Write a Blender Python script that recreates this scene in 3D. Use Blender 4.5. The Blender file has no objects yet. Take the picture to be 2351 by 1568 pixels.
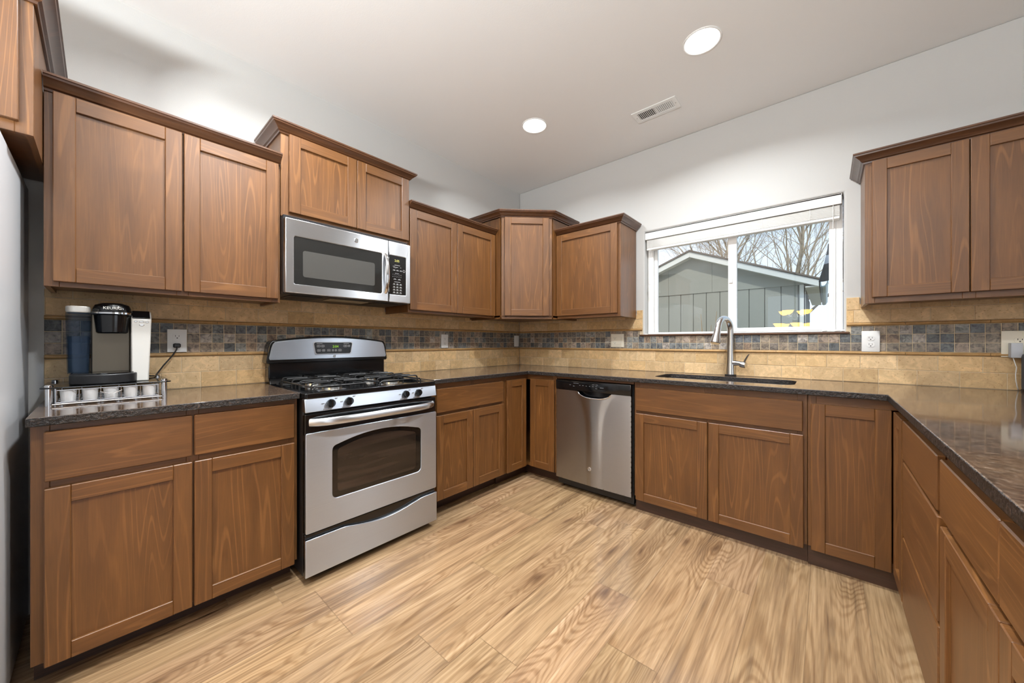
import bpy, bmesh, math, random
from mathutils import Vector, Matrix
from mathutils.geometry import tessellate_polygon
PI = math.pi
rnd = random.Random(7)
C = bpy.context.scene.collection
sc = bpy.context.scene

# ---------------------------------------------------------------- camera
cam_d = bpy.data.cameras.new('camera')
cam_d.sensor_width = 36.0
cam_d.lens = 36.0 * 823.98 / 2351.0
cam_d.shift_x = -8.08 / 2351.0
cam_d.shift_y = 2.04 / 2351.0
cam_d.clip_start = 0.02
cam = bpy.data.objects.new('camera', cam_d)
C.objects.link(cam)
cam.location = (2.5585, -3.0209, 1.1555)
cam.rotation_euler = (PI / 2, 0, 0.7135)
sc.camera = cam

# ---------------------------------------------------------------- sky, sun, added fill lamps, exposure
sc.view_settings.view_transform = 'Standard'
sc.view_settings.look = 'None'
sc.view_settings.gamma = 1.0
sc.view_settings.use_curve_mapping = False
sc.view_settings.exposure = 0.2
sc.cycles.use_denoising = True
sc.cycles.max_bounces = 10
sc.cycles.diffuse_bounces = 5
sc.cycles.glossy_bounces = 5
sc.cycles.transparent_max_bounces = 12
sc.cycles.sample_clamp_indirect = 6.0
world = bpy.data.worlds.new('sky')
sc.world = world
world.use_nodes = True
wt = world.node_tree
wt.nodes.clear()
w_o = wt.nodes.new('ShaderNodeOutputWorld')
w_b = wt.nodes.new('ShaderNodeBackground')
w_r = wt.nodes.new('ShaderNodeValToRGB')
w_s = wt.nodes.new('ShaderNodeSeparateXYZ')
w_c = wt.nodes.new('ShaderNodeTexCoord')
wt.links.new(w_c.outputs['Generated'], w_s.inputs[0])
wt.links.new(w_s.outputs['Z'], w_r.inputs[0])
wt.links.new(w_r.outputs[0], w_b.inputs[0])
wt.links.new(w_b.outputs[0], w_o.inputs[0])
w_r.color_ramp.elements[0].position = 0.0
w_r.color_ramp.elements[0].color = (0.84, 0.90, 0.98, 1)
w_r.color_ramp.elements[1].position = 1.0
w_r.color_ramp.elements[1].color = (0.55, 0.72, 1.0, 1)
w_b.inputs[1].default_value = 1.3

def lamp(kind, name, loc, rot, energy, color, **kw):
    d = bpy.data.lights.new(name, kind)
    d.energy = energy
    d.color = color
    for k, v in kw.items():
        setattr(d, k, v)
    o = bpy.data.objects.new(name, d)
    o.location = loc
    o.rotation_euler = rot
    C.objects.link(o)
    return o

lamp('SUN', 'sun', (0, 0, 10), (math.radians(48), 0, math.radians(28)), 2.2, (1.0, 0.95, 0.86), angle=0.06)
RX, RY = 7.2, -7.2        # the far walls of the open plan room
# fill lamps added outside the unseen rear windows and right-hand door, daylight coloured
DAY = (0.88, 0.94, 1.0)
lamp('AREA', 'window_fill_rear', (2.9, RY - 0.12, 1.45), (PI / 2, 0, 0), 9, DAY, shape='RECTANGLE', size=2.9, size_y=1.7)
lamp('AREA', 'window_fill_rear', (5.55, RY - 0.12, 1.45), (PI / 2, 0, 0), 3.5, DAY, shape='RECTANGLE', size=1.3, size_y=1.7)
lamp('AREA', 'window_fill_right', (RX + 0.12, -3.2, 1.2), (0, PI / 2, 0), 10, DAY, shape='RECTANGLE', size=2.1, size_y=2.2)
CAN_POWER = 14

# ---------------------------------------------------------------- material helpers
def lin(r, g, b):
    f = lambda v: (v / 255 / 12.92) if v / 255 <= 0.04045 else ((v / 255 + 0.055) / 1.055) ** 2.4
    return (f(r), f(g), f(b), 1)

class NT:
    def __init__(s, name):
        s.m = bpy.data.materials.new(name)
        s.m.use_nodes = True
        s.t = s.m.node_tree
        s.t.nodes.clear()
        s.out = s.t.nodes.new('ShaderNodeOutputMaterial')
    def n(s, t, **kw):
        nd = s.t.nodes.new(t)
        for k, v in kw.items():
            setattr(nd, k, v)
        return nd
    def l(s, a, b):
        s.t.links.new(a, b)
    def principled(s, color=None, rough=0.5, metal=0.0, spec=0.5, coat=0.0, coat_rough=0.1):
        p = s.n('ShaderNodeBsdfPrincipled')
        if color is not None:
            if hasattr(color, 'links') or hasattr(color, 'node'):
                s.l(color, p.inputs['Base Color'])
            else:
                p.inputs['Base Color'].default_value = color
        p.inputs['Roughness'].default_value = rough
        p.inputs['Metallic'].default_value = metal
        p.inputs['Specular IOR Level'].default_value = spec
        p.inputs['Coat Weight'].default_value = coat
        p.inputs['Coat Roughness'].default_value = coat_rough
        s.l(p.outputs[0], s.out.inputs[0])
        s.p = p
        return p
    def coords(s, kind='Object', scale=(1, 1, 1), loc=(0, 0, 0)):
        tc = s.n('ShaderNodeTexCoord')
        mp = s.n('ShaderNodeMapping')
        mp.inputs['Scale'].default_value = scale
        mp.inputs['Location'].default_value = loc
        s.l(tc.outputs[kind], mp.inputs[0])
        return mp.outputs[0]
    def noise(s, vec, scale=1.0, detail=2.0, rough=0.5, dist=0.0):
        nd = s.n('ShaderNodeTexNoise')
        nd.inputs['Scale'].default_value = scale
        nd.inputs['Detail'].default_value = detail
        nd.inputs['Roughness'].default_value = rough
        nd.inputs['Distortion'].default_value = dist
        s.l(vec, nd.inputs['Vector'])
        return nd.outputs['Fac']
    def ramp(s, fac, stops, interp='LINEAR'):
        nd = s.n('ShaderNodeValToRGB')
        cr = nd.color_ramp
        cr.interpolation = interp
        while len(cr.elements) < len(stops):
            cr.elements.new(0.5)
        for e, (p, c) in zip(cr.elements, stops):
            e.position = p
            e.color = c
        s.l(fac, nd.inputs[0])
        return nd.outputs[0]
    def mix(s, fac, a, b, blend='MIX'):
        nd = s.n('ShaderNodeMix', data_type='RGBA', blend_type=blend)
        for sock, v in ((nd.inputs[0], fac), (nd.inputs[6], a), (nd.inputs[7], b)):
            if hasattr(v, 'node'):
                s.l(v, sock)
            else:
                sock.default_value = v
        return nd.outputs[2]
    def math(s, op, a, b=0.0):
        nd = s.n('ShaderNodeMath', operation=op)
        for sock, v in ((nd.inputs[0], a), (nd.inputs[1], b)):
            if hasattr(v, 'node'):
                s.l(v, sock)
            else:
                sock.default_value = v
        return nd.outputs[0]
    def bump(s, h, strength=0.2, dist=0.01):
        nd = s.n('ShaderNodeBump')
        nd.inputs['Strength'].default_value = strength
        nd.inputs['Distance'].default_value = dist
        s.l(h, nd.inputs['Height'])
        s.l(nd.outputs[0], s.p.inputs['Normal'])

def plain(name, color, rough=0.5, metal=0.0, spec=0.5, coat=0.0):
    t = NT(name)
    t.principled(color, rough, metal, spec, coat)
    return t.m

def emit(name, color, strength):
    t = NT(name)
    e = t.n('ShaderNodeEmission')
    e.inputs[0].default_value = color
    e.inputs[1].default_value = strength
    t.l(e.outputs[0], t.out.inputs[0])
    return t.m

def wood(name, base, light, dark, rough=0.34, line=0.5):
    t = NT(name)
    uv = t.coords('UV')
    def sc_(x, y):
        mp = t.n('ShaderNodeMapping')
        mp.inputs['Scale'].default_value = (x, y, 1)
        t.l(uv, mp.inputs[0])
        return mp.outputs[0]
    big = t.noise(sc_(5.5, 0.36), 1.4, 2.0, 0.4, 0.25)
    rings = t.math('SINE', t.math('MULTIPLY', big, 105.0))
    ringm = t.ramp(t.math('ADD', t.math('MULTIPLY', rings, 0.5), 0.5), [(0.86, (0, 0, 0, 1)), (0.99, (1, 1, 1, 1))])
    patch = t.noise(sc_(2.0, 0.8), 2.0, 2.0)
    cloud = t.noise(sc_(9.0, 1.1), 2.2, 3.0, 0.55)
    pores = t.noise(sc_(260, 9), 1.0, 2.0)
    c = t.mix(t.ramp(cloud, [(0.28, (0, 0, 0, 1)), (0.72, (1, 1, 1, 1))]), dark, base)
    c = t.mix(t.math('MULTIPLY', t.math('MULTIPLY', ringm, line), t.ramp(patch, [(0.35, (0.1, 0.1, 0.1, 1)), (0.6, (1, 1, 1, 1))])), c, light)
    c = t.mix(0.28, c, t.ramp(pores, [(0.3, (0.35, 0.35, 0.35, 1)), (0.7, (1, 1, 1, 1))]), 'MULTIPLY')
    t.principled(c, rough, 0, 0.5, 0.32, 0.42)
    t.bump(pores, 0.03, 0.002)
    return t.m

M = {}
M['wood'] = wood('stained_maple', lin(114, 73, 33), lin(152, 103, 55), lin(92, 57, 24), 0.38, 0.42)
M['wood_dark'] = wood('stained_maple_trim', lin(92, 58, 34), lin(108, 70, 42), lin(74, 46, 27), 0.3)
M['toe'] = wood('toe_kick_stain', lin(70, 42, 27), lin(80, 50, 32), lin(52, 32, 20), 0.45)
M['cab_in'] = plain('cabinet_underside', lin(150, 105, 60), 0.5)

def wall_paint(name, col, bump=0.12, scale=220):
    t = NT(name)
    n = t.noise(t.coords('Object'), scale, 3, 0.6)
    t.principled(col, 0.75, 0, 0.3)
    t.bump(n, bump, 0.004)
    return t.m
M['wall'] = wall_paint('wall_paint', lin(192, 191, 188))
M['ceiling'] = wall_paint('ceiling_paint', lin(229, 228, 226), 0.1, 180)
M['beige_wall'] = wall_paint('beige_wall_paint', lin(196, 170, 120))
M['white'] = plain('white_plastic', lin(228, 228, 226), 0.35)
M['vinyl'] = plain('white_vinyl', lin(236, 236, 234), 0.35)
M['blind'] = plain('blind_white', lin(240, 240, 237), 0.4)
M['offwhite'] = plain('warm_white_plate', lin(232, 226, 208), 0.4)
M['black'] = plain('black_enamel', lin(12, 13, 15), 0.12, 0, 0.6)
M['black_matte'] = plain('black_plastic', lin(22, 22, 24), 0.4)
M['iron'] = plain('cast_iron', lin(20, 20, 21), 0.38, 0.0, 0.6)
M['chrome'] = plain('chrome', (0.75, 0.76, 0.78, 1), 0.12, 1.0)
M['nickel'] = plain('brushed_nickel', (0.60, 0.59, 0.57, 1), 0.24, 1.0)
M['darkhole'] = plain('dark_recess', lin(14, 12, 11), 0.7)

def steel(name, col, rough, axis):
    t = NT(name)
    s3 = [1.2, 1.2, 1.2]
    s3 = [900 if i != axis else 1.5 for i in range(3)]
    n = t.noise(t.coords('Object', tuple(s3)), 1.0, 2.0)
    c = t.mix(0.12, col, t.ramp(n, [(0.3, (0.55, 0.55, 0.55, 1)), (0.7, (1, 1, 1, 1))]), 'MULTIPLY')
    t.principled(c, rough, 1.0)
    t.p.inputs['Anisotropic'].default_value = 0.9
    t.p.inputs['Anisotropic Rotation'].default_value = 0.25
    return t.m
M['steel'] = steel('brushed_steel', (0.63, 0.70, 0.80, 1), 0.36, 0)
M['steel_door'] = steel('brushed_steel_polished', (0.64, 0.66, 0.69, 1), 0.30, 0)
M['steel_dw'] = steel('brushed_steel_warm', (0.46, 0.455, 0.45, 1), 0.33, 0)
M['steel_sink'] = steel('sink_steel', (0.20, 0.21, 0.23, 1), 0.3, 0)

def glass_dark(name, col, rough=0.06):
    t = NT(name)
    t.principled(col, rough, 0, 0.7)
    return t.m
M['mw_glass'] = glass_dark('microwave_glass', lin(34, 34, 33), 0.07)
M['mw_mesh'] = glass_dark('microwave_window', lin(74, 73, 70), 0.16)
M['oven_glass'] = glass_dark('oven_glass', lin(18, 16, 15), 0.05)
M['panel_black'] = glass_dark('control_panel_black', lin(20, 21, 22), 0.15)
M['print'] = plain('white_print', lin(190, 190, 190), 0.5)
M['print_dim'] = plain('grey_print', lin(120, 122, 125), 0.5)
M['digit_yellow'] = emit('yellow_digits', (0.85, 0.8, 0.25, 1), 1.1)
M['digit_green'] = emit('green_digits', (0.35, 0.7, 0.05, 1), 0.9)

def oven_window():
    t = NT('oven_window_glass')
    n = t.noise(t.coords('Object', (2, 2, 30)), 1.0, 2.0)
    c = t.ramp(n, [(0.3, lin(30, 24, 20)), (0.7, lin(58, 46, 38))])
    t.principled(c, 0.06, 0, 0.6)
    return t.m
M['oven_inner'] = oven_window()

def pane_glass(name='window_glass', tint=(0.97, 0.98, 0.98, 1)):
    t = NT(name)
    a = t.n('ShaderNodeBsdfTransparent')
    a.inputs[0].default_value = tint
    g = t.n('ShaderNodeBsdfGlossy')
    g.inputs['Roughness'].default_value = 0.0
    f = t.n('ShaderNodeFresnel')
    ge = t.n('ShaderNodeNewGeometry')
    ior = t.math('ADD', t.math('MULTIPLY', ge.outputs['Backfacing'], 1 / 1.5 - 1.5), 1.5)
    t.l(ior, f.inputs[0])
    mx = t.n('ShaderNodeMixShader')
    t.l(f.outputs[0], mx.inputs[0])
    t.l(a.outputs[0], mx.inputs[1])
    t.l(g.outputs[0], mx.inputs[2])
    t.l(mx.outputs[0], t.out.inputs[0])
    return t.m
M['pane'] = pane_glass()
M['pane_tinted'] = pane_glass('window_glass_tinted', (0.89, 0.94, 0.97, 1))

def clear_plastic(name, col, fac):
    t = NT(name)
    a = t.n('ShaderNodeBsdfTransparent')
    a.inputs[0].default_value = col
    p = t.n('ShaderNodeBsdfPrincipled')
    p.inputs['Base Color'].default_value = lin(70, 86, 104)
    p.inputs['Roughness'].default_value = 0.05
    mx = t.n('ShaderNodeMixShader')
    mx.inputs[0].default_value = fac
    t.l(a.outputs[0], mx.inputs[1])
    t.l(p.outputs[0], mx.inputs[2])
    t.l(mx.outputs[0], t.out.inputs[0])
    return t.m
M['tank'] = clear_plastic('smoky_blue_plastic', (0.72, 0.78, 0.86, 1), 0.13)
M['water'] = clear_plastic('water', (0.38, 0.55, 0.74, 1), 0.2)

def granite():
    t = NT('dark_granite')
    v = t.coords('Object')
    a = t.noise(v, 90, 4, 0.7)
    b = t.noise(v, 34, 3, 0.6, 0.6)
    c = t.ramp(a, [(0.34, lin(28, 24, 22)), (0.48, lin(78, 63, 52)), (0.6, lin(112, 93, 77)), (0.72, lin(150, 138, 126))])
    d = t.ramp(b, [(0.4, lin(58, 48, 42)), (0.62, lin(96, 74, 58))])
    col = t.mix(0.45, c, d)
    t.principled(col, 0.07, 0, 0.62)
    return t.m
M['granite'] = granite()
def granite_edge():
    t = NT('dark_granite_edge')
    v = t.coords('Object')
    a = t.noise(v, 120, 4, 0.7)
    c = t.ramp(a, [(0.38, lin(10, 9, 8)), (0.54, lin(32, 25, 22)), (0.66, lin(66, 52, 44)), (0.78, lin(120, 106, 96))])
    t.principled(c, 0.4, 0, 0.5)
    t.bump(t.noise(v, 60, 4, 0.7), 0.7, 0.012)
    return t.m
M['granite_edge'] = granite_edge()

def tile_mat(name, rough, amt, scale, dark, bump=0.25, pits=False):
    t = NT(name)
    at = t.n('ShaderNodeAttribute', attribute_name='Col')
    v = t.coords('Object')
    n = t.noise(v, scale, 5, 0.62, 0.8)
    c = t.mix(amt, at.outputs['Color'], t.ramp(n, [(0.36, dark), (0.5, (0.9, 0.9, 0.9, 1)), (0.64, (1.3, 1.27, 1.22, 1))]), 'MULTIPLY')
    if pits:
        q = t.ramp(t.noise(v, 95, 3, 0.6), [(0.6, (1, 1, 1, 1)), (0.68, (0.5, 0.38, 0.26, 1))])
        c = t.mix(0.6, c, q, 'MULTIPLY')
    t.principled(c, rough, 0, 0.4)
    t.bump(n, bump, 0.004)
    return t.m
M['travertine'] = tile_mat('travertine', 0.5, 0.45, 26, (0.72, 0.66, 0.58, 1), 0.2, True)
M['slate'] = tile_mat('slate', 0.42, 1.0, 48, (0.38, 0.38, 0.4, 1), 0.5)
M['grout'] = plain('grout', lin(206, 188, 158), 0.8)
M['liner'] = tile_mat('liner_stone', 0.4, 0.5, 30, (0.75, 0.7, 0.62, 1), 0.15)

def floor_mat():
    t = NT('oak_laminate')
    uv = t.coords('UV')
    def s_(x, y):
        mp = t.n('ShaderNodeMapping')
        mp.inputs['Scale'].default_value = (x, y, 1)
        t.l(uv, mp.inputs[0])
        return mp.outputs[0]
    at = t.n('ShaderNodeAttribute', attribute_name='Col')
    base = t.noise(s_(30, 1.3), 1.0, 4, 0.65, 0.3)
    c = t.ramp(base, [(0.25, lin(112, 91, 70)), (0.42, lin(146, 119, 89)), (0.58, lin(166, 137, 104)), (0.75, lin(184, 158, 126))])
    vo = t.n('ShaderNodeTexVoronoi')
    vo.voronoi_dimensions = '2D'
    vo.inputs['Scale'].default_value = 1.0
    wob = t.noise(s_(9, 3), 1.0, 2)
    va = t.n('ShaderNodeVectorMath', operation='MULTIPLY_ADD')
    t.l(wob, va.inputs[0])
    va.inputs[1].default_value = (0.35, 0.2, 0)
    t.l(s_(4.3, 1.15), va.inputs[2])
    t.l(va.outputs[0], vo.inputs['Vector'])
    dk = vo.outputs['Distance']
    pull = t.math('POWER', 2.718, t.math('MULTIPLY', t.math('MULTIPLY', dk, dk), -9.0))
    big = t.math('ADD', t.noise(s_(6.5, 0.5), 1.0, 2, 0.4, 0.2), t.math('MULTIPLY', pull, 0.42))
    rings = t.math('SINE', t.math('MULTIPLY', big, 105.0))
    rm = t.ramp(t.math('ADD', t.math('MULTIPLY', rings, 0.5), 0.5), [(0.35, (1.04, 1.04, 1.04, 1)), (1.0, (0.72, 0.66, 0.60, 1))])
    pm = t.ramp(t.noise(s_(4, 0.8), 1.2, 1), [(0.38, (0.12, 0.12, 0.12, 1)), (0.62, (0.9, 0.9, 0.9, 1))])
    c = t.mix(pm, c, rm, 'MULTIPLY')
    st = t.ramp(t.noise(s_(9.0, 0.9), 1.5, 3, 0.6), [(0.5, (1, 1, 1, 1)), (0.72, (0.62, 0.58, 0.57, 1))])
    c = t.mix(0.8, c, st, 'MULTIPLY')
    fine = t.ramp(t.noise(s_(120, 3.0), 1.0, 3, 0.65), [(0.36, (0.62, 0.57, 0.52, 1)), (0.56, (1.08, 1.08, 1.08, 1))])
    c = t.mix(0.6, c, fine, 'MULTIPLY')
    kn = t.ramp(dk, [(0.02, (0.34, 0.29, 0.28, 1)), (0.085, (0.8, 0.76, 0.74, 1)), (0.3, (1, 1, 1, 1))])
    c = t.mix(0.9, c, kn, 'MULTIPLY')
    c = t.mix(1.0, c, at.outputs['Color'], 'MULTIPLY')
    t.principled(c, 0.18, 0, 0.6)
    t.bump(fine, 0.06, 0.002)
    return t.m
M['floor'] = floor_mat()
M['floor_gap'] = plain('floor_gap', lin(112, 88, 62), 0.7)

M['amber'] = emit('amber_glass', (1.0, 0.55, 0.14, 1), 24.0)
M['can_glow'] = emit('lamp_diffuser', (1.0, 0.97, 0.92, 1), 6.0)
M['siding'] = wall_paint('shed_siding', lin(150, 149, 138), 0.3, 60)
M['siding_gap'] = plain('siding_groove', lin(70, 74, 72), 0.8)
M['shed_trim'] = plain('shed_trim', lin(214, 212, 203), 0.6)
M['shingle'] = wall_paint('shingles', lin(104, 92, 82), 0.5, 40)
M['gutter'] = plain('gutter', lin(110, 130, 138), 0.4)
M['grass'] = wall_paint('winter_lawn', lin(142, 132, 98), 0.5, 12)
M['straw'] = plain('straw', lin(206, 168, 120), .8)
M['flag_dark'] = plain('flag_cloth_dark', lin(42, 46, 54), 0.8)
M['flag_light'] = plain('flag_cloth_light', lin(176, 180, 188), 0.8)
def bark():
    t = NT('bark')
    n = t.noise(t.coords('Object', (6, 6, 1.5)), 2.0, 4)
    t.principled(t.ramp(n, [(0.3, lin(120, 102, 82)), (0.7, lin(186, 168, 142))]), 0.85)
    return t.m
M['bark'] = bark()
M['fridge'] = plain('fridge_grey', lin(190, 191, 193), 0.35, 0.1)
M['silver'] = plain('silver_plastic', lin(212, 209, 202), 0.3, 0.25)
M['cup'] = plain('pod_white', lin(235, 235, 235), 0.4)
M['rack_black'] = plain('black_glass_shelf', lin(10, 10, 11), 0.08, 0, 0.6)
M['adapter'] = plain('grey_white_plastic', lin(186, 190, 196), 0.4)
M['device'] = plain('dark_grey_fabric', lin(70, 73, 78), 0.7)
M['drip'] = plain('charcoal_metal', lin(92, 84, 72), 0.3, 0.7)

# ---------------------------------------------------------------- mesh builder
class B:
    """Collects boxes, tubes, lathes and plates; build() links them as ONE mesh object."""
    def __init__(s, M4=None):
        s.v, s.f, s.uv, s.col, s.mi, s.sm = [], [], [], [], [], []
        s.M = M4 or Matrix()
    def _add(s, verts, faces, grain=2, col=(1, 1, 1), mi=0, smooth=True, rand=True):
        o = len(s.v)
        s.v += [tuple(s.M @ Vector(p)) for p in verts]
        ou, ov = (rnd.uniform(0, 40), rnd.uniform(0, 40)) if rand else (0, 0)
        for f in faces:
            P = [Vector(verts[i]) for i in f]
            nrm = Vector((0, 0, 0))
            for i in range(len(P)):
                a, b = P[i], P[(i + 1) % len(P)]
                nrm += Vector(((a.y - b.y) * (a.z + b.z), (a.z - b.z) * (a.x + b.x), (a.x - b.x) * (a.y + b.y)))
            ax = max(range(3), key=lambda k: abs(nrm[k]))
            if ax == grain:
                r, g = [k for k in range(3) if k != grain]
            else:
                g = grain
                r = [k for k in range(3) if k not in (ax, grain)][0]
            s.f.append([i + o for i in f])
            s.uv.append([(p[r] + ou, p[g] + ov) for p in P])
            s.col.append(col)
            s.mi.append(mi)
            s.sm.append(smooth)
    def box(s, x0, y0, z0, x1, y1, z1, bev=0.0, grain=2, col=(1, 1, 1), mi=0, seg=1):
        x0, x1 = min(x0, x1), max(x0, x1)
        y0, y1 = min(y0, y1), max(y0, y1)
        z0, z1 = min(z0, z1), max(z0, z1)
        V = [(x0, y0, z0), (x1, y0, z0), (x1, y1, z0), (x0, y1, z0), (x0, y0, z1), (x1, y0, z1), (x1, y1, z1), (x0, y1, z1)]
        F = [(0, 3, 2, 1), (4, 5, 6, 7), (0, 1, 5, 4), (1, 2, 6, 5), (2, 3, 7, 6), (3, 0, 4, 7)]
        if bev > 0:
            bm = bmesh.new()
            vs = [bm.verts.new(p) for p in V]
            for f in F:
                bm.faces.new([vs[i] for i in f])
            bmesh.ops.bevel(bm, geom=bm.edges[:], offset=bev, segments=seg, affect='EDGES', profile=0.5)
            bm.verts.index_update()
            V = [tuple(v.co) for v in bm.verts]
            F = [[v.index for v in f.verts] for f in bm.faces]
            bm.free()
        s._add(V, F, grain, col, mi)
        return s
    def hexa(s, V, grain=2, col=(1, 1, 1), mi=0):
        F = [(0, 3, 2, 1), (4, 5, 6, 7), (0, 1, 5, 4), (1, 2, 6, 5), (2, 3, 7, 6), (3, 0, 4, 7)]
        s._add(V, F, grain, col, mi)
        return s
    def lathe(s, prof, o=(0, 0, 0), d=(0, 0, 1), n=24, mi=0, cap=True, col=(1, 1, 1), sy=1.0):
        d = Vector(d).normalized()
        a = d.orthogonal().normalized()
        b = d.cross(a)
        o = Vector(o)
        V, F = [], []
        for r, h in prof:
            for k in range(n):
                t = 2 * PI * k / n
                V.append(tuple(o + d * h + a * (r * math.cos(t)) + b * (r * sy * math.sin(t))))
        for i in range(len(prof) - 1):
            for k in range(n):
                k2 = (k + 1) % n
                F.append((i * n + k, i * n + k2, (i + 1) * n + k2, (i + 1) * n + k))
        if cap:
            F.append(tuple(reversed(range(n))))
            F.append(tuple((len(prof) - 1) * n + k for k in range(n)))
        s._add(V, F, 2, col, mi)
        return s
    def cyl(s, p0, p1, r0, r1=None, n=16, mi=0, col=(1, 1, 1)):
        p0, p1 = Vector(p0), Vector(p1)
        r1 = r0 if r1 is None else r1
        return s.lathe([(r0, 0), (r1, (p1 - p0).length)], p0, p1 - p0, n, mi, True, col)
    def tube(s, pts, r, n=10, mi=0, closed=False, flat=None, col=(1, 1, 1)):
        """flat=(w, t): an elliptical section, w across the first normal."""
        P = [Vector(p) for p in pts]
        m = len(P)
        rs = list(r) if hasattr(r, '__len__') else [r] * m
        nrm = None
        V, F = [], []
        for i in range(m):
            a = P[i - 1] if (i > 0 or closed) else P[0]
            b = P[(i + 1) % m] if (i < m - 1 or closed) else P[-1]
            t = (b - a).normalized()
            if nrm is None:
                nrm = t.orthogonal().normalized()
                if abs(t.z) < 0.9:
                    nrm = (Vector((0, 0, 1)) - t * t.z).normalized()
            nrm = (nrm - t * nrm.dot(t)).normalized()
            bi = t.cross(nrm)
            for k in range(n):
                q = 2 * PI * k / n
                fx, fy = flat if flat else (1, 1)
                V.append(tuple(P[i] + nrm * (rs[i] * fx * math.cos(q)) + bi * (rs[i] * fy * math.sin(q))))
        for i in range(m if closed else m - 1):
            j = (i + 1) % m
            for k in range(n):
                k2 = (k + 1) % n
                F.append((i * n + k, i * n + k2, j * n + k2, j * n + k))
        if not closed:
            F.append(tuple(reversed(range(n))))
            F.append(tuple((m - 1) * n + k for k in range(n)))
        s._add(V, F, 2, col, mi)
        return s
    def plate(s, loops, axis, a0, a1, grain=2, mi=0, mi_side=None, col=(1, 1, 1)):
        """A flat slab: outer loop and holes in the plane across axis, from a0 to a1."""
        def P3(p, a):
            return {'x': (a, p[0], p[1]), 'y': (p[0], a, p[1]), 'z': (p[0], p[1], a)}[axis]
        V, F = [], []
        loops = [list(l) for l in loops]
        tri = tessellate_polygon([[Vector((p[0], p[1], 0)) for p in l] for l in loops])
        flat = [p for l in loops for p in l]
        N = len(flat)
        V = [P3(p, a0) for p in flat] + [P3(p, a1) for p in flat]
        for t in tri:
            F.append(tuple(t))
            F.append(tuple(N + i for i in reversed(t)))
        s._add(V, F, grain, col, mi)
        S = []
        o = 0
        for l in loops:
            m = len(l)
            for i in range(m):
                j = (i + 1) % m
                S.append((o + i, o + j, N + o + j, N + o + i))
            o += m
        s._add(V, S, grain, col, mi if mi_side is None else mi_side)
        return s
    def grid(s, fn, nu, nv, mi=0, col=(1, 1, 1), closed_u=False):
        V = [fn(i / nu, j / nv) for j in range(nv + 1) for i in range(nu + 1)]
        F = [(j * (nu + 1) + i, j * (nu + 1) + i + 1, (j + 1) * (nu + 1) + i + 1, (j + 1) * (nu + 1) + i) for j in range(nv) for i in range(nu)]
        s._add(V, F, 2, col, mi)
        return s
    def text(s, body, M4, size, mi=0, depth=0.0006, align='CENTER'):
        cu = bpy.data.curves.new('t', 'FONT')
        cu.body = body
        cu.size = size
        cu.align_x = align
        cu.align_y = 'CENTER'
        cu.extrude = depth
        cu.resolution_u = 3
        o = bpy.data.objects.new('t', cu)
        C.objects.link(o)
        dg = bpy.context.evaluated_depsgraph_get()
        me = bpy.data.meshes.new_from_object(o.evaluated_get(dg))
        V = [tuple(M4 @ v.co) for v in me.vertices]
        F = [tuple(p.vertices) for p in me.polygons]
        bpy.data.objects.remove(o)
        bpy.data.curves.remove(cu)
        bpy.data.meshes.remove(me)
        if V:
            s._add(V, F, 2, (1, 1, 1), mi)
        return s
    def build(s, name, mats, parent=None, bevel=0.0, seg=2, angle=35, fix=True):
        me = bpy.data.meshes.new(name)
        me.from_pydata(s.v, [], s.f)
        if not isinstance(mats, (list, tuple)):
            mats = [mats]
        for m in mats:
            me.materials.append(M[m] if isinstance(m, str) else m)
        uvl = me.uv_layers.new(name='UVMap')
        fl = [c for f in s.uv for p in f for c in p]
        uvl.data.foreach_set('uv', fl)
        if any(c != (1, 1, 1) for c in s.col):
            ca = me.color_attributes.new('Col', 'FLOAT_COLOR', 'CORNER')
            cl = []
            for f, c in zip(s.f, s.col):
                cl += [c[0], c[1], c[2], 1.0] * len(f)
            ca.data.foreach_set('color', cl)
        me.polygons.foreach_set('material_index', s.mi)
        me.polygons.foreach_set('use_smooth', s.sm)
        bm = bmesh.new()
        bm.from_mesh(me)
        bmesh.ops.remove_doubles(bm, verts=bm.verts[:], dist=0.00002)
        if fix:
            bmesh.ops.recalc_face_normals(bm, faces=bm.faces[:])
        bm.to_mesh(me)
        bm.free()
        me.set_sharp_from_angle(angle=math.radians(angle))
        o = bpy.data.objects.new(name, me)
        C.objects.link(o)
        if parent is not None:
            o.parent = parent
        if bevel:
            md = o.modifiers.new('bevel', 'BEVEL')
            md.width = bevel
            md.segments = seg
            md.limit_method = 'ANGLE'
            md.angle_limit = math.radians(40)
            md.use_clamp_overlap = False
        return o

def tag(o, label=None, cat=None, group=None, kind=None):
    for k, v in (('label', label), ('category', cat), ('group', group), ('kind', kind)):
        if v:
            o[k] = v
    return o

def thing(name, label, cat, loc=(0, 0, 0), rotz=0.0, group=None):
    o = bpy.data.objects.new(name, None)
    o.empty_display_size = 0.05
    C.objects.link(o)
    o.location = loc
    o.rotation_euler = (0, 0, rotz)
    return tag(o, label, cat, group)

def rrect(x0, y0, x1, y1, r, n=5):
    out = []
    for cx, cy, a0 in ((x1 - r, y1 - r, 0), (x0 + r, y1 - r, 90), (x0 + r, y0 + r, 180), (x1 - r, y0 + r, 270)):
        for k in range(n + 1):
            a = math.radians(a0 + 90 * k / n)
            out.append((cx + r * math.cos(a), cy + r * math.sin(a)))
    return out
R90 = PI / 2

# ---------------------------------------------------------------- setting
CEIL = 2.791
WX0, WX1, WZ0, WZ1 = 1.392, 2.642, 1.222, 2.092     # kitchen window opening
def struct(b, name, mats, **kw):
    return tag(b.build(name, mats, **kw), kind='structure')

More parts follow.
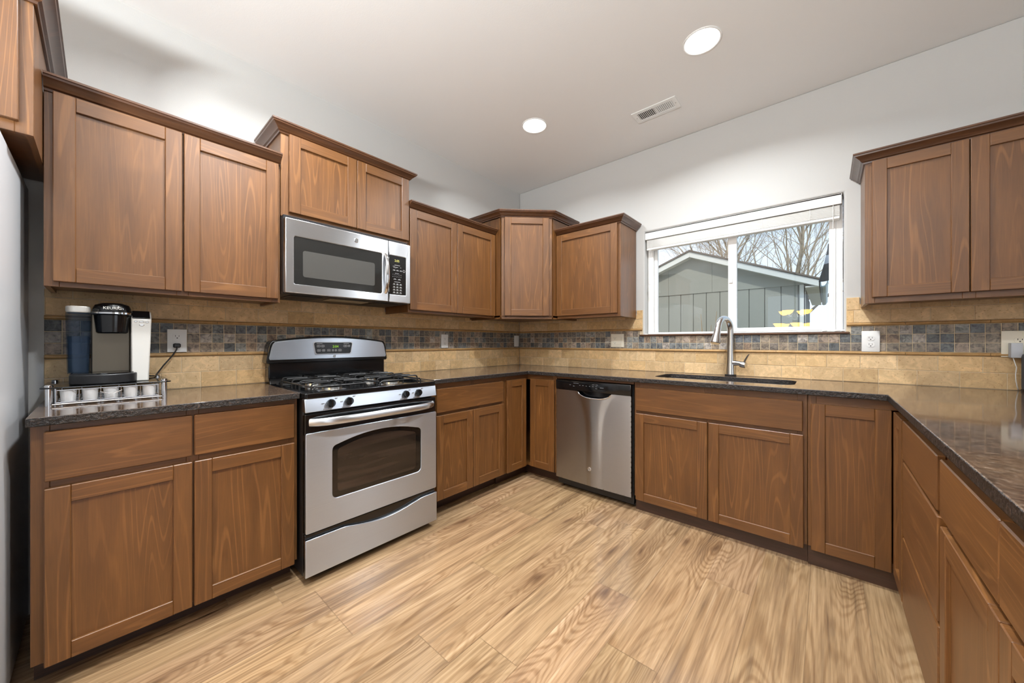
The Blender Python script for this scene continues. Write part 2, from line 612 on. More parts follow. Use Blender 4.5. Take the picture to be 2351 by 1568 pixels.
# floor of individual planks over a dark gap
b = B()
b.box(-0.15, RY - 0.15, -0.05, RX + 0.15, 0.15, -0.0012, mi=1)
PW, PL = 0.193, 1.22
known = {9: -1.748, 8: -1.455, 5: -1.74, 3: -2.37, 7: -2.05, 6: -0.98, 10: -2.3, 4: -1.15}
x0p = 1.92 - 9 * PW
k = -1
while x0p + k * PW < RX:
    xa = x0p + (k) * PW
    off = known.get(k, rnd.uniform(-1.2, 0))
    yy = off + 4 * PL
    while yy > RY:
        ya, yb = max(yy - PL, RY), min(yy, 0.0)
        if yb > ya:
            g = rnd.uniform(0.9, 1.06)
            col = (g * rnd.uniform(0.98, 1.02), g, g * rnd.uniform(0.96, 1.03))
            xb0, xb1 = max(xa, 0), min(xa + PW, RX)
            if xb1 > xb0:
                V = [(xb0 + .0005, ya + .0006, 0), (xb1 - .0005, ya + .0006, 0), (xb1 - .0005, yb - .0006, 0), (xb0 + .0005, yb - .0006, 0)]
                b._add(V, [(0, 1, 2, 3)], 1, col, 0)
        yy -= PL
    k += 1
struct(b, 'floor', ['floor', 'floor_gap'], fix=False)
b = B(); b.box(-0.15, RY - 0.15, CEIL, RX + 0.15, 0.15, CEIL + 0.1)
struct(b, 'ceiling', 'ceiling')
b = B(); b.box(-0.15, RY - 0.15, 0, 0, 0.15, CEIL)
struct(b, 'wall_left', 'wall')
b = B()
b.plate([[(0, 0), (RX + .15, 0), (RX + .15, CEIL), (0, CEIL)], [(WX0, WZ0), (WX0, WZ1), (WX1, WZ1), (WX1, WZ0)], [(4.4, .08), (4.4, 2.15), (6.2, 2.15), (6.2, .08)]], 'y', 0, 0.15)
struct(b, 'wall_back', 'wall', bevel=0.012, seg=4)
b = B()
b.plate([[(0, 0), (RX, 0), (RX, CEIL), (0, CEIL)], [(1.45, .6), (1.45, 2.3), (4.35, 2.3), (4.35, .6)], [(4.9, .6), (4.9, 2.3), (6.2, 2.3), (6.2, .6)]], 'y', RY - .15, RY)
struct(b, 'wall_rear', 'wall')
b = B()
b.plate([[(RY, 0), (0, 0), (0, CEIL), (RY, CEIL)], [(-4.3, 0.1), (-4.3, 2.3), (-2.1, 2.3), (-2.1, .1)]], 'x', RX, RX + .15)
struct(b, 'wall_right', 'wall')

def rear_window(name, axis, c, u0, u1, z0, z1, nm):
    b = B()
    L = [[(u0, z0), (u1, z0), (u1, z1), (u0, z1)]]
    w = (u1 - u0) / nm
    for i in range(nm):
        L.append([(u0 + w * i + .05, z0 + .05), (u0 + w * i + .05, z1 - .05), (u0 + w * (i + 1) - .05, z1 - .05), (u0 + w * (i + 1) - .05, z0 + .05)])
    b.plate(L, axis, c, c + .05)
    o = struct(b, name, 'vinyl')
    return o
rear_window('window_2', 'y', RY - .09, 1.45, 4.35, .6, 2.3, 2)
rear_window('window_3', 'y', RY - .09, 4.9, 6.2, .6, 2.3, 1)
rear_window('door_2', 'y', .06, 4.4, 6.2, .08, 2.15, 2)
rear_window('door_1', 'x', RX + .04, -4.3, -2.1, .1, 2.3, 2)

# kitchen window: vinyl frame, sliding sash on the right, two panes
b = B()
FY0, FY1 = 0.07, 0.135
b.plate([[(WX0 + .003, WZ0 + .003), (WX1 - .003, WZ0 + .003), (WX1 - .003, WZ1 - .003), (WX0 + .003, WZ1 - .003)],
         [(1.440, WZ0 + .012), (1.440, WZ1 - .045), (2.606, WZ1 - .045), (2.606, WZ0 + .012)]], 'y', FY0, FY1)
win = struct(b, 'window_1', 'vinyl', bevel=0.003)
win['label'] = 'white vinyl sliding window above the sink'
b = B()
b.plate([[(1.441, WZ0 + .0125), (2.05, WZ0 + .0125), (2.05, WZ1 - .046), (1.441, WZ1 - .046)],
         [(1.466, 1.2405), (1.466, 2.02), (2.003, 2.02), (2.003, 1.2405)]], 'y', 0.098, 0.128)
fx = b.build('fixed_sash', 'vinyl', win, bevel=.002)
b = B(); b.box(1.464, .110, 1.239, 2.005, .114, 2.022)
b.build('pane', 'pane', fx)
b = B()
b.plate([[(2.0, WZ0 + .0125), (2.605, WZ0 + .0125), (2.605, WZ1 - .046), (2.0, WZ1 - .046)],
         [(2.056, 1.262), (2.056, 2.0), (2.572, 2.0), (2.572, 1.262)]], 'y', 0.068, 0.0975)
sl = b.build('sliding_sash', 'vinyl', win, bevel=.003)
b = B(); b.box(2.054, .081, 1.26, 2.574, .085, 2.002)
b.build('pane', 'pane_tinted', sl)
b = B(); b.box(2.005, .06, 1.60, 2.03, .068, 1.68, .002)
b.build('latch', 'vinyl', sl)
b = B(); b.box(1.355, -0.022, 1.2085, 2.668, 0.068, 1.2215, .004, grain=0)
o = struct(b, 'trim_1', 'wood_dark')
o['label'] = 'brown wooden sill under the window'

# ---------------------------------------------------------------- backsplash
def travertine_col():
    g = rnd.uniform(0.8, 1.08)
    w = rnd.uniform(-.06, .06)
    c = lin(212, 180, 134)
    return (c[0] * g, c[1] * g * (1 - w * .6), c[2] * g * (1 - w * 2))
SL = [lin(112, 115, 116), lin(134, 124, 112), lin(148, 134, 118), lin(118, 110, 102), lin(94, 97, 98), lin(156, 140, 126), lin(132, 132, 128), lin(142, 122, 104), lin(166, 158, 150), lin(112, 104, 96), lin(104, 108, 112)]
def slate_col():
    c = rnd.choice(SL)
    g = rnd.uniform(.85, 1.12)
    return (c[0] * g, c[1] * g, c[2] * g)
def tilebox(b, u0, u1, z0, z1, t0, t1, P, col, mi=0, ch=.0015):
    V = [P(u0, z0, t0), P(u1, z0, t0), P(u1, z1, t0), P(u0, z1, t0), P(u0, z0, t1 - ch), P(u1, z0, t1 - ch), P(u1, z1, t1 - ch), P(u0, z1, t1 - ch),
         P(u0 + ch, z0 + ch, t1), P(u1 - ch, z0 + ch, t1), P(u1 - ch, z1 - ch, t1), P(u0 + ch, z1 - ch, t1)]
    F = [(0, 1, 5, 4), (1, 2, 6, 5), (2, 3, 7, 6), (3, 0, 4, 7), (4, 5, 9, 8), (5, 6, 10, 9), (6, 7, 11, 10), (7, 4, 8, 11), (8, 9, 10, 11)]
    b._add(V, F, 0, col, mi)
def sub(a, cuts):
    out = [a]
    for c0, c1 in cuts:
        nxt = []
        for s0, s1 in out:
            if c1 <= s0 or c0 >= s1:
                nxt.append((s0, s1)); continue
            if c0 > s0 + .003: nxt.append((s0, c0))
            if c1 < s1 - .003: nxt.append((c1, s1))
        out = nxt
    return out
def backsplash(root, P, u_end, off, cutwin, bare):
    """P(u, z, t) maps along-wall, height and proud distance into the thing's frame; bare: stretches with no cabinet above."""
    ZC = 1.388
    g = B()
    L = [(.0102, .9145), (u_end, .9145), (u_end, ZC)]
    if cutwin:
        L = [(.0102, .9145), (u_end, .9145), (u_end, ZC), (bare[1][1], ZC), (bare[1][1], 1.43), (WX1 + .010, 1.43), (WX1 + .010, 1.207),
             (WX0 - .012, 1.207), (WX0 - .012, 1.43), (bare[0][0], 1.43), (bare[0][0], ZC), (.0102, ZC)]
    else:
        L += [(bare[0][1], ZC), (bare[0][1], 1.43), (bare[0][0], 1.43), (bare[0][0], ZC), (.0102, ZC)]
    tri = tessellate_polygon([[Vector((p[0], p[1], 0)) for p in L]])
    N = len(L)
    g._add([P(p[0], p[1], 0) for p in L] + [P(p[0], p[1], .0065) for p in L],
           [tuple(t) for t in tri] + [tuple(N + i for i in reversed(t)) for t in tri] + [(i, (i + 1) % N, N + (i + 1) % N, N + i) for i in range(N)])
    g.build('grout_bed', 'grout', root)
    def rows(name, spec, mat, colf, lo, hi):
        bb = B()
        for z0, z1, w, o0 in spec:
            u = -w + o0
            while u < hi:
                a, c = max(u + .0014, lo), min(u + w - .0014, hi)
                zz = z1 - .0014
                if c - a > .004:
                    segs = [(a, c, zz)]
                    if z1 > 1.42:
                        segs = []
                        for s0, s1 in bare:
                            if min(c, s1) - max(a, s0) > .004: segs.append((max(a, s0), min(c, s1), zz))
                        for s0, s1 in sub((a, c), bare): segs.append((s0, s1, ZC))
                    elif cutwin and z0 < 1.2 < z1 and c > WX0 - .036 and a < WX1 + .025:
                        segs = [(a, c, 1.2075)]
                    for s0, s1, zt in segs:
                        tilebox(bb, s0, s1, z0 + .0014, zt, .006, .0082 + rnd.uniform(0, .001), P, colf())
                u += w
        return bb.build(name, mat, root)
    def liner(zc, lo, hi):
        bb = B()
        u = -.1
        while u < hi:
            a, c = max(u + .0008, lo), min(u + .3 - .0008, hi)
            if c - a > .006:
                n = 8
                V, F = [], []
                for uu in (a, c):
                    for q in range(n + 1):
                        ang = -PI / 2 + PI * q / n
                        V.append(P(uu, zc + .0095 * math.sin(ang), .006 + .013 * max(0, math.cos(ang))))
                for q in range(n):
                    F.append((q, q + 1, n + 1 + q + 1, n + 1 + q))
                F += [tuple(range(n, -1, -1)), tuple(range(n + 1, 2 * n + 2))]
                gcol = rnd.uniform(.85, 1.0)
                cc = lin(176, 138, 88)
                bb._add(V, F, 0, (cc[0] * gcol, cc[1] * gcol, cc[2] * gcol))
            u += .3
        bb.build('pencil_liner', 'liner', root)
    rows('travertine_course', [(.9146, .998, .154, off), (.998, 1.0815, .154, off + .077)], 'travertine', travertine_col, .0102, u_end)
    rows('mosaic_band', [(1.1015, 1.1525, .0512, .01), (1.1525, 1.2035, .0512, .01), (1.2035, 1.2545, .0512, .01)][:2 if cutwin else 3], 'slate', slate_col, .0102, u_end)
    up = [(1.2745, 1.352, .154, off + .05), (1.352, 1.43, .154, off + .127)]
    liner(1.0915, .0105, u_end)
    ends = [(.0102, WX0 - .014), (WX1 + .012, u_end)] if cutwin else [(.0102, u_end)]
    for lo, hi in ends:
        rows('upper_travertine_course', up, 'travertine', travertine_col, lo, hi)
        liner(1.2645, lo, hi)
        if cutwin:
            rows('mosaic_course', [(1.2035, 1.2545, .0512, .01)], 'slate', slate_col, lo if lo < 1 else WX1 + .03, hi if lo > 1 else WX0 - .04)
bs = thing('tile_backsplash', 'tan travertine and slate mosaic backsplash on the wall behind the range', 'backsplash', (0, 0, 0.9145))
backsplash(bs, lambda u, z, t: (t + .0005, -u, z - .9145), 3.181, .05, False, [(1.6005, 2.381)])
bs = thing('tile_backsplash', 'tan travertine and slate mosaic backsplash on the window wall behind the sink', 'backsplash', (0, 0, 0.9145))
backsplash(bs, lambda u, z, t: (u, -t - .0005, z - .9145), 3.42, .02, True, [(1.328, WX0 - .014), (WX1 + .012, 2.712)])

# ---------------------------------------------------------------- cabinets
def add_door(root, M4, x0, x1, z0, z1, yf, name='door', st=0.056):
    """Five piece shaker door, its face at y = yf, with the recessed panel as a sub-part."""
    t = .020
    b = B(M4)
    y1 = yf + t
    b.box(x0, yf, z0, x0 + st, y1, z1, .0022, 2)
    b.box(x1 - st, yf, z0, x1, y1, z1, .0022, 2)
    b.box(x0 + st, yf, z1 - st, x1 - st, y1, z1, .0018, 0)
    b.box(x0 + st, yf, z0, x1 - st, y1, z0 + st, .0018, 0)
    d = b.build(name, 'wood', root)
    p = B(M4)
    p.box(x0 + st - .004, yf + .010, z0 + st - .004, x1 - st + .004, yf + .017, z1 - st + .004, 0, 2)
    p.build('panel', 'wood', d)
    return d
def add_drawer(root, M4, x0, x1, z0, z1, yf, name='drawer_front'):
    b = B(M4)
    b.box(x0, yf, z0, x1, yf + .020, z1, .003, 0)
    return b.build(name, 'wood', root)
def carcass(root, M4, w, z0, z1, dep, rails, stiles, bottom_lift=.0, name='carcass', yb=-.002):
    b = B(M4)
    t = .016
    e = .0008
    b.box(e, -dep + .02, z0, t, yb, z1, 0, 2)
    b.box(w - t, -dep + .02, z0, w - e, yb, z1, 0, 2)
    b.box(t, -dep + .02, z0 + bottom_lift, w - t, yb, z0 + bottom_lift + t, 0, 0)
    b.box(t, yb - .008, z0 + bottom_lift + t, w - t, yb, z1, 0, 2)
    c = b.build(name, 'wood', root)
    f = B(M4)
    for x0, x1 in stiles:
        f.box(x0, -dep, z0, x1, -dep + .02, z1, .0012, 2)
    for r0, r1 in rails:
        for i in range(len(stiles) - 1):
            a, bb = stiles[i][1], stiles[i + 1][0]
            f.box(a, -dep, r0, bb, -dep + .02, r1, .0012, 0)
    f.build('face_frame', 'wood', root)
    return c
def sweep(root, M4, pts, prof, mat='wood_dark', name='crown_molding'):
    """Sweep an (out, up) profile along a polyline whose outward side is on its right, with mitred corners."""
    b = B(M4)
    P = [Vector((p[0], p[1], 0)) for p in pts]
    z = pts[0][2]
    m = len(P)
    nr = []
    for i in range(m - 1):
        d = (P[i + 1] - P[i]).normalized()
        nr.append(Vector((d.y, -d.x, 0)))
    V, F = [], []
    k = len(prof)
    for i in range(m):
        if i == 0: o = nr[0]
        elif i == m - 1: o = nr[-1]
        else:
            o = (nr[i - 1] + nr[i])
            o = o / (o.length_squared / 2)
        for (a, h) in prof:
            q = P[i] + o * a
            V.append((q.x, q.y, z + h))
    for i in range(m - 1):
        for j in range(k):
            j2 = (j + 1) % k
            F.append((i * k + j, (i + 1) * k + j, (i + 1) * k + j2, i * k + j2))
    F.append(tuple(range(k)))
    F.append(tuple((m - 1) * k + j for j in reversed(range(k))))
    b._add(V, F, 0)
    return b.build(name, mat, root, angle=25)
CROWN = [(-.012, -.004), (.006, -.004), (.008, .004), (.016, .008), (.020, .016), (.036, .030), (.042, .033), (.044, .040), (.048, .042), (.048, .050), (-.012, .050)]
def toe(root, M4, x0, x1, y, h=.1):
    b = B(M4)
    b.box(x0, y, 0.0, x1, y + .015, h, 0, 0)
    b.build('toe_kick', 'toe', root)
I4 = Matrix()
DEP = .61
def base_cab(name, label, loc, rot, w, fronts, rails, stiles, toe_y=-.51, group=None, cat='cabinet'):
    r = thing(name, label, cat, (loc[0], loc[1], 0), rot, group)
    carcass(r, I4, w, .1, .8835, DEP, rails, stiles)
    toe(r, I4, .001, w - .001, toe_y)
    for kind, x0, x1, z0, z1 in fronts:
        if kind == 'door': add_door(r, I4, x0, x1, z0, z1, -DEP - .0205)
        else: add_drawer(r, I4, x0, x1, z0, z1, -DEP - .0205, kind)
    return r

base_cab('base_cabinet', 'brown base cabinet with two drawers over two doors, left of the range', (0, -3.172), R90, .777,
         [('drawer_front', .029, .392, .698, .862), ('drawer_front', .398, .760, .698, .862), ('door', .029, .392, .090, .674), ('door', .398, .760, .090, .674)],
         [(.845, .8835), (.664, .708), (.1, .125)], [(.001, .04), (.376, .414), (.738, .776)], toe_y=-.512)
base_cab('base_cabinet', 'narrow brown base cabinet with one drawer over two doors, right of the range', (0, -1.618), R90, .704,
         [('drawer_front', .038, .682, .690, .848), ('door', .038, .358, .110, .670), ('door', .362, .686, .110, .670)],
         [(.835, .8835), (.66, .70), (.1, .13)], [(.001, .055), (.34, .38), (.668, .703)], toe_y=-.505)
base_cab('sink_base_cabinet', 'brown sink base cabinet with a wide false drawer front over two doors', (1.558, 0), 0, .927,
         [('false_front', .015, .908, .691, .848), ('door', .015, .458, .083, .672), ('door', .464, .911, .083, .672)],
         [(.838, .8835), (.66, .70), (.1, .12)], [(.001, .04), (.44, .48), (.885, .926)], toe_y=-.585)
base_cab('drawer_cabinet', 'brown cabinet of three stacked drawers on the right run', (3.42, -.9145), -R90, .6125,
         [('drawer_front', .003, .586, .688, .842), ('drawer_front', .003, .597, .386, .676), ('drawer_front', .003, .604, .100, .376)],
         [(.835, .8835), (.672, .692), (.372, .39), (.1, .115)], [(.001, .03), (.572, .6115)], toe_y=-.54)
base_cab('base_cabinet', 'brown base cabinet with drawers over doors at the near end of the right run', (3.42, -1.528), -R90, .92,
         [('drawer_front', .014, .450, .688, .842), ('drawer_front', .454, .90, .688, .842), ('door', .014, .450, .100, .662), ('door', .454, .90, .100, .662)],
         [(.835, .8835), (.652, .70), (.1, .12)], [(.001, .035), (.432, .472), (.885, .919)], toe_y=-.54)

def corner_cab(label, loc, sx, da, db, za=(.105, .850)):
    """L shaped corner cabinet with a door on each wing; sx=-1 mirrors it."""
    r = thing('corner_base_cabinet', label, 'cabinet', (loc[0], loc[1], 0), 0)
    X = lambda x: x * sx
    b = B()
    wa, wb = .9135, .9135 if sx > 0 else .935
    t = .016
    # bottom, back panels, end panels
    b.plate([[(X(.002), -.002), (X(wb - .001), -.002), (X(wb - .001), -.59), (X(.59), -.59), (X(.59), -wa + .001), (X(.002), -wa + .001)]], 'z', .1, .118, 0)
    b.box(X(.002), -.002, .118, X(wb - .001), -.010, .8835)
    b.box(X(.002), -.010, .118, X(.010), -wa + .001, .8835)
    b.box(X(wb - .001), -.010, .118, X(wb - t), -.59, .8835)
    b.box(X(.010), -wa + .001, .118, X(.59), -wa + t, .8835)
    b.build('carcass', 'wood', r)
    f = B()
    # wing towards -y (faces along x) and wing along x (faces -y)
    f.box(X(.59), -wa + .001, .1, X(.61), -wa + .03, .8835, .001)
    f.box(X(.59), -wa + .03, .838, X(.61), -.61, .8835, .001, 1)
    f.box(X(.59), -wa + .03, .1, X(.61), -.61, .125, .001, 1)
    f.box(X(wb - .001), -.59, .1, X(wb - .035), -.61, .8835, .001)
    f.box(X(wb - .035), -.59, .838, X(.61), -.61, .8835, .001, 0)
    f.box(X(wb - .035), -.59, .1, X(.61), -.61, .125, .001, 0)
    f.build('face_frame', 'wood', r)
    k = B()
    k.plate([[(X(wb - .001), -.505), (X(.505), -.505), (X(.505), -wa + .001), (X(.52), -wa + .001), (X(.52), -.52), (X(wb - .001), -.52)]] if sx > 0 else
            [[(X(wb - .001), -.585), (X(.55), -.585), (X(.55), -wa + .001), (X(.565), -wa + .001), (X(.565), -.60), (X(wb - .001), -.60)]], 'z', 0, .1, 0)
    k.build('toe_kick', 'toe', r)
    # door on the wing along x
    if sx > 0:
        add_door(r, I4, db[0], db[1], za[0], za[1], -.6305)
        add_door(r, Matrix.Rotation(R90, 4, 'Z'), -da[1], -da[0], za[0], za[1], -.6305)
    else:
        add_door(r, I4, -db[1], -db[0], .088, .84, -.6305)
        add_door(r, Matrix.Rotation(-R90, 4, 'Z'), da[0], da[1], .1, .84, -.6305)
    return r
corner_cab('dark brown L-shaped corner cabinet left of the dishwasher, one door on each wing', (0, 0), 1, (.652, .892), (.652, .899))
corner_cab('dark brown L-shaped corner cabinet right of the sink cabinet, tall door facing the room', (3.42, 0), -1, (.66, .893), (.632, .921))

def upper_cab(name, label, loc, rot, w, z0, z1, dep, doors, dz, crown, stiles=None, group=None):
    r = thing(name, label, 'cabinet', (loc[0], loc[1], z0), rot, group)
    T = Matrix.Translation((0, 0, -z0))
    st = stiles or ([(.001, .038)] + [((doors[i][1] + doors[i + 1][0]) / 2 - .02, (doors[i][1] + doors[i + 1][0]) / 2 + .02) for i in range(len(doors) - 1)] + [(w - .038, w - .001)])
    carcass(r, T, w, z0, z1, dep, [(z1 - .04, z1), (z0, z0 + .035)], st, bottom_lift=.014, yb=-.0125)
    b = B(T); b.box(.017, -dep + .02, z1 - .016, w - .017, -.021, z1)
    b.build('top_panel', 'wood', r)
    for x0, x1 in doors:
        add_door(r, T, x0, x1, dz[0], dz[1], -dep - .0205)
    if crown:
        sweep(r, T, [(p[0], p[1], z1 - .004) for p in crown], CROWN)
    return r
upper_cab('upper_cabinet', 'tall two-door brown upper cabinet above the coffee maker', (0, -3.164), R90, .779, 1.37, 2.118, .32,
          [(.023, .386), (.392, .767)], (1.389, 2.112), [(.001, -.3205), (.778, -.3205)])
upper_cab('upper_cabinet', 'short two-door brown upper cabinet over the microwave, raised above its neighbours', (0, -2.3835), R90, .784, 1.845, 2.302, .32,
          [(.038, .410), (.414, .782)], (1.870, 2.297), [(-.0005, -.0125), (-.0005, -.3205), (.7845, -.3205), (.7845, -.0125)])
upper_cab('upper_cabinet', 'two-door brown upper cabinet between the microwave and the corner cabinet', (0, -1.598), R90, .876, 1.37, 2.110, .32,
          [(.006, .431), (.435, .866)], (1.388, 2.104), [(.001, -.3205), (.875, -.3205)])
upper_cab('upper_cabinet', 'single-door brown upper cabinet left of the window', (.7205, 0), 0, .604, 1.365, 2.116, .32,
          [(.003, .581)], (1.391, 2.110), [(.003, -.3205), (.6045, -.3205), (.6045, -.0125)], stiles=[(.001, .03), (.56, .603)])
upper_cab('upper_cabinet', 'two-door brown upper cabinet right of the window', (2.716, 0), 0, .70, 1.365, 2.124, .32,
          [(.027, .354), (.358, .683)], (1.395, 2.118), [(-.0005, -.003), (-.0005, -.3205), (.699, -.3205)])
upper_cab('upper_cabinet', 'deep brown upper cabinet above the refrigerator', (0, -4.081), R90, .9165, 1.832, 2.275, .59,
          [(.027, .455), (.459, .887)], (1.865, 2.262), [(.001, -.5905), (.917, -.5905), (.917, -.0125)])
# diagonal corner cabinet
r = thing('corner_upper_cabinet', 'tall diagonal corner upper cabinet with one narrow door, reaching above its neighbours', 'cabinet', (0, 0, 1.362))
W, A = .7195, .402
b = B()
T = Matrix.Translation((0, 0, -1.362)); b.M = T
D0 = Vector((A, -W, 0)); D1 = Vector((W, -A, 0))
b.plate([[(.0125, -.0125), (W, -.0125), (W, -A), (A, -W), (.0125, -W)]], 'z', 1.376, 1.392, 0)
b.plate([[(.0125, -.0125), (W, -.0125), (W, -A), (A, -W), (.0125, -W)]], 'z', 2.252, 2.268, 0)
b.box(.0125, -W, 1.362, A - .015, -W + .016, 2.268)
b.box(W - .016, -A + .015, 1.362, W, -.0125, 2.268)
b.box(.0125, -W, 1.376, .020, -.0125, 2.268)
b.box(.0125, -.020, 1.376, W, -.0125, 2.268)
b.build('carcass', 'wood', r)
L = (D1 - D0).length
Md = T @ Matrix.Translation(D0) @ Matrix.Rotation(PI / 4, 4, 'Z')
f = B(Md)
for x0, x1 in ((0, .05), (L - .05, L)):
    f.box(x0, 0, 1.362, x1, .02, 2.268, .001)
f.box(.05, 0, 2.225, L - .05, .02, 2.268, .001, 0)
f.box(.05, 0, 1.362, L - .05, .02, 1.405, .001, 0)
f.build('face_frame', 'wood', r)
add_door(r, Md, .029, L - .029, 1.389, 2.252, -.0205)
sweep(r, T, [(.0125, -W - .0005, 2.262), (A, -W - .0005, 2.262), (W + .0005, -A, 2.262), (W + .0005, -.0125, 2.262)], CROWN)

# ---------------------------------------------------------------- countertops
def counter(label, outer, hole):
    r = thing('countertop', label, 'countertop', (0, 0, .8845))
    L = [outer] + ([hole] if hole else [])
    b = B()
    b.plate(L, 'z', 0, .0295, 0, 0, 1)
    b.build('slab', ['granite', 'granite_edge'], r, bevel=.003, seg=2)
    return r
counter('short dark granite countertop under the coffee maker, left of the range', [(.0, -3.178), (.648, -3.178), (.648, -2.3945), (.0, -2.3945)], None)
SINK = rrect(1.632, -.478, 2.42, -.138, .07, 6)
counter('long dark granite countertop wrapping the window wall and the right run, sink cut into it',
        [(0, 0), (3.42, 0), (3.42, -2.47), (2.772, -2.47), (2.772, -.648), (.648, -.648), (.648, -1.620), (0, -1.620)], SINK)

# sink
r = thing('kitchen_sink', 'dark steel undermount sink set into the granite below the window', 'sink', (2.026, -.308, .67))
b = B()
rim = [(x - 2.026, y + .308) for x, y in rrect(1.622, -.488, 2.43, -.128, .075, 6)]
def scaled(k): return [(x * (1 - k / .40), y * (1 - k / .18)) for x, y in rim]
rings = [(scaled(0), .2135), (scaled(.006), .2135), (scaled(.012), .20), (scaled(.022), .02), (scaled(.05), .003), (scaled(.16), .0)]
V, F = [], []
m = len(rim)
for rr, h in rings:
    V += [(x, y, h) for x, y in rr]
for i in range(len(rings) - 1):
    for j in range(m):
        j2 = (j + 1) % m
        F.append((i * m + j, i * m + j2, (i + 1) * m + j2, (i + 1) * m + j))
F.append(tuple((len(rings) - 1) * m + j for j in range(m)))
b._add(V, F)
b.build('basin', 'steel_sink', r, fix=False)
b = B()
b.lathe([(.0, .001), (.045, .001), (.045, .004), (.038, .005), (.034, .002), (.0, .002)], (0.0, 0.02, 0.0), (0, 0, 1), 24, cap=False)
b.build('drain', 'chrome', r)

# faucet
r = thing('kitchen_faucet', 'brushed nickel gooseneck pull-down faucet behind the sink', 'faucet', (2.040, -.068, .9140), math.radians(-17))
b = B(); b.lathe([(.0, 0), (.036, 0), (.036, .012), (.034, .014), (0, .014)], n=28, cap=False)
b.build('base_ring', 'black_matte', r)
b = B()
b.lathe([(.0, .014), (.033, .014), (.0325, .02), (.0295, .07), (.0255, .13), (.0225, .20), (.0215, .262)], n=28)
b.build('body', 'nickel', r)
b = B()
pts = [(0, 0, .262 + .008 * i) for i in range(7)]
cx, cz, R = -.078, .335, .078
pts = [(0, 0, .26), (0, 0, .285), (0, 0, .31)]
for i in range(0, 19):
    a = PI * i / 18 * 0.93
    pts.append((0, -.083 + .083 * math.cos(a), .327 + .083 * math.sin(a)))
b.tube(pts, [.0210] * 8 + [.0195] * (len(pts) - 8), 20)
b.build('spout', 'nickel', r)
b = B()
e = Vector(pts[-1]); d = (Vector(pts[-1]) - Vector(pts[-2])).normalized()
b.lathe([(.0200, 0), (.0205, .012), (.0210, .014), (.0210, .02), (.0225, .05), (.0300, .098), (.0310, .112), (.028, .116), (.0, .116)], e, d, 24)
b.build('spray_head', 'nickel', r)
b = B()
b.tube([(.012, 0, .093), (.035, 0, .095), (.060, 0, .094), (.074, 0, .091)], [.0195, .0185, .0165, .0165], 18)
b.lathe([(.0, 0), (.0205, 0), (.0215, .006), (.0215, .03), (.018, .035), (0, .035)], (.068, 0, .088), (1, 0, -.12), 20, cap=False)
b.build('valve_arm', 'nickel', r)
b = B()
b.tube([(.090, 0, .098), (.100, -.002, .118), (.118, -.004, .150), (.126, -.005, .160)], [.009, .0095, .008, .005], 10, flat=(.55, 1.2))
b.build('lever', 'nickel', r)

# ---------------------------------------------------------------- range
RW = .752
r = thing('gas_range', 'stainless steel gas range with black cooktop and arched oven window', 'range', (0.008, -2.3915, 0), R90)
b = B()
b.box(.004, -.655, .03, RW - .004, -.025, .885, .004)
b.build('body', 'black_matte', r)
for x, y in ((.05, -.60), (RW - .05, -.60), (.05, -.08), (RW - .05, -.08)):
    b = B(); b.lathe([(0, 0), (.018, 0), (.018, .008), (.01, .012), (.01, .034), (0, .034)], (x, y, 0), n=14, cap=False)
    b.build('foot', 'black_matte', r)
# cooktop tray with raised rim
b = B()
ct = lambda u, v: None
o_ = rrect(0, -.690, RW, -.03, .012, 3)
i_ = rrect(.035, -.650, RW - .035, -.10, .03, 4)
b.plate([o_, i_], 'z', .8855, .912)
b.plate([rrect(.033, -.652, RW - .033, -.098, .03, 4)], 'z', .886, .896)
b.build('cooktop', 'black', r, bevel=.004, seg=3)
BUR = [(.20, -.50, .052), (.20, -.225, .045), (.552, -.50, .052), (.552, -.225, .04)]
for x, y, rad in BUR:
    b = B()
    b.lathe([(0, .896), (rad + .022, .896), (rad + .016, .9), (rad, .902), (rad - .002, .913), (rad - .01, .916), (0, .916)], (x, y, 0), n=28, cap=False)
    bo = b.build('burner', 'nickel', r)
    b = B()
    b.lathe([(0, .9165), (rad - .006, .9165), (rad - .004, .920), (rad - .008, .9245), (0, .926)], (x, y, 0), n=28, cap=False)
    b.build('burner_cap', 'iron', bo)
def grate(cx):
    b = B()
    x0, x1, y0, y1 = cx - .135, cx + .135, -.640, -.105
    top, rr = .948, .0044
    def bar(pts): b.tube(pts, rr, 8)
    for yy in (-.585, -.42, -.305, -.14):
        for s in (-1, 1):
            xe = x0 if s < 0 else x1
            xi = cx + s * .035
            bar([(xe, yy, .897), (xe, yy, .932), (xe - s * .006, yy, .944), (xe - s * .018, yy, top), (xi, yy + (.5025 + yy if yy < -.36 else .2225 + yy) * -.25, top)])
    for yb in (-.50, -.225):
        for s in (-1, 1):
            bar([(cx + s * .135, yb, top - .002), (cx + s * .09, yb, top), (cx + s * .028, yb, top)])
        bar([(cx, yb - .13, top - .002), (cx, yb - .03, top)])
        bar([(cx, yb + .13, top - .002), (cx, yb + .03, top)])
    for s in (-1, 1):
        bar([(cx + s * .135, y0 + .03, .928), (cx + s * .135, y1 - .02, .928)])
    for yy in (y0 + .02, -.3625, y1 - .005):
        bar([(x0, yy, .897), (x0, yy, .922), (x0 + .01, yy, .931), (x1 - .01, yy, .931), (x1, yy, .922), (x1, yy, .897)])
    return b.build('grate', 'iron', r)
grate(.20); grate(.552)
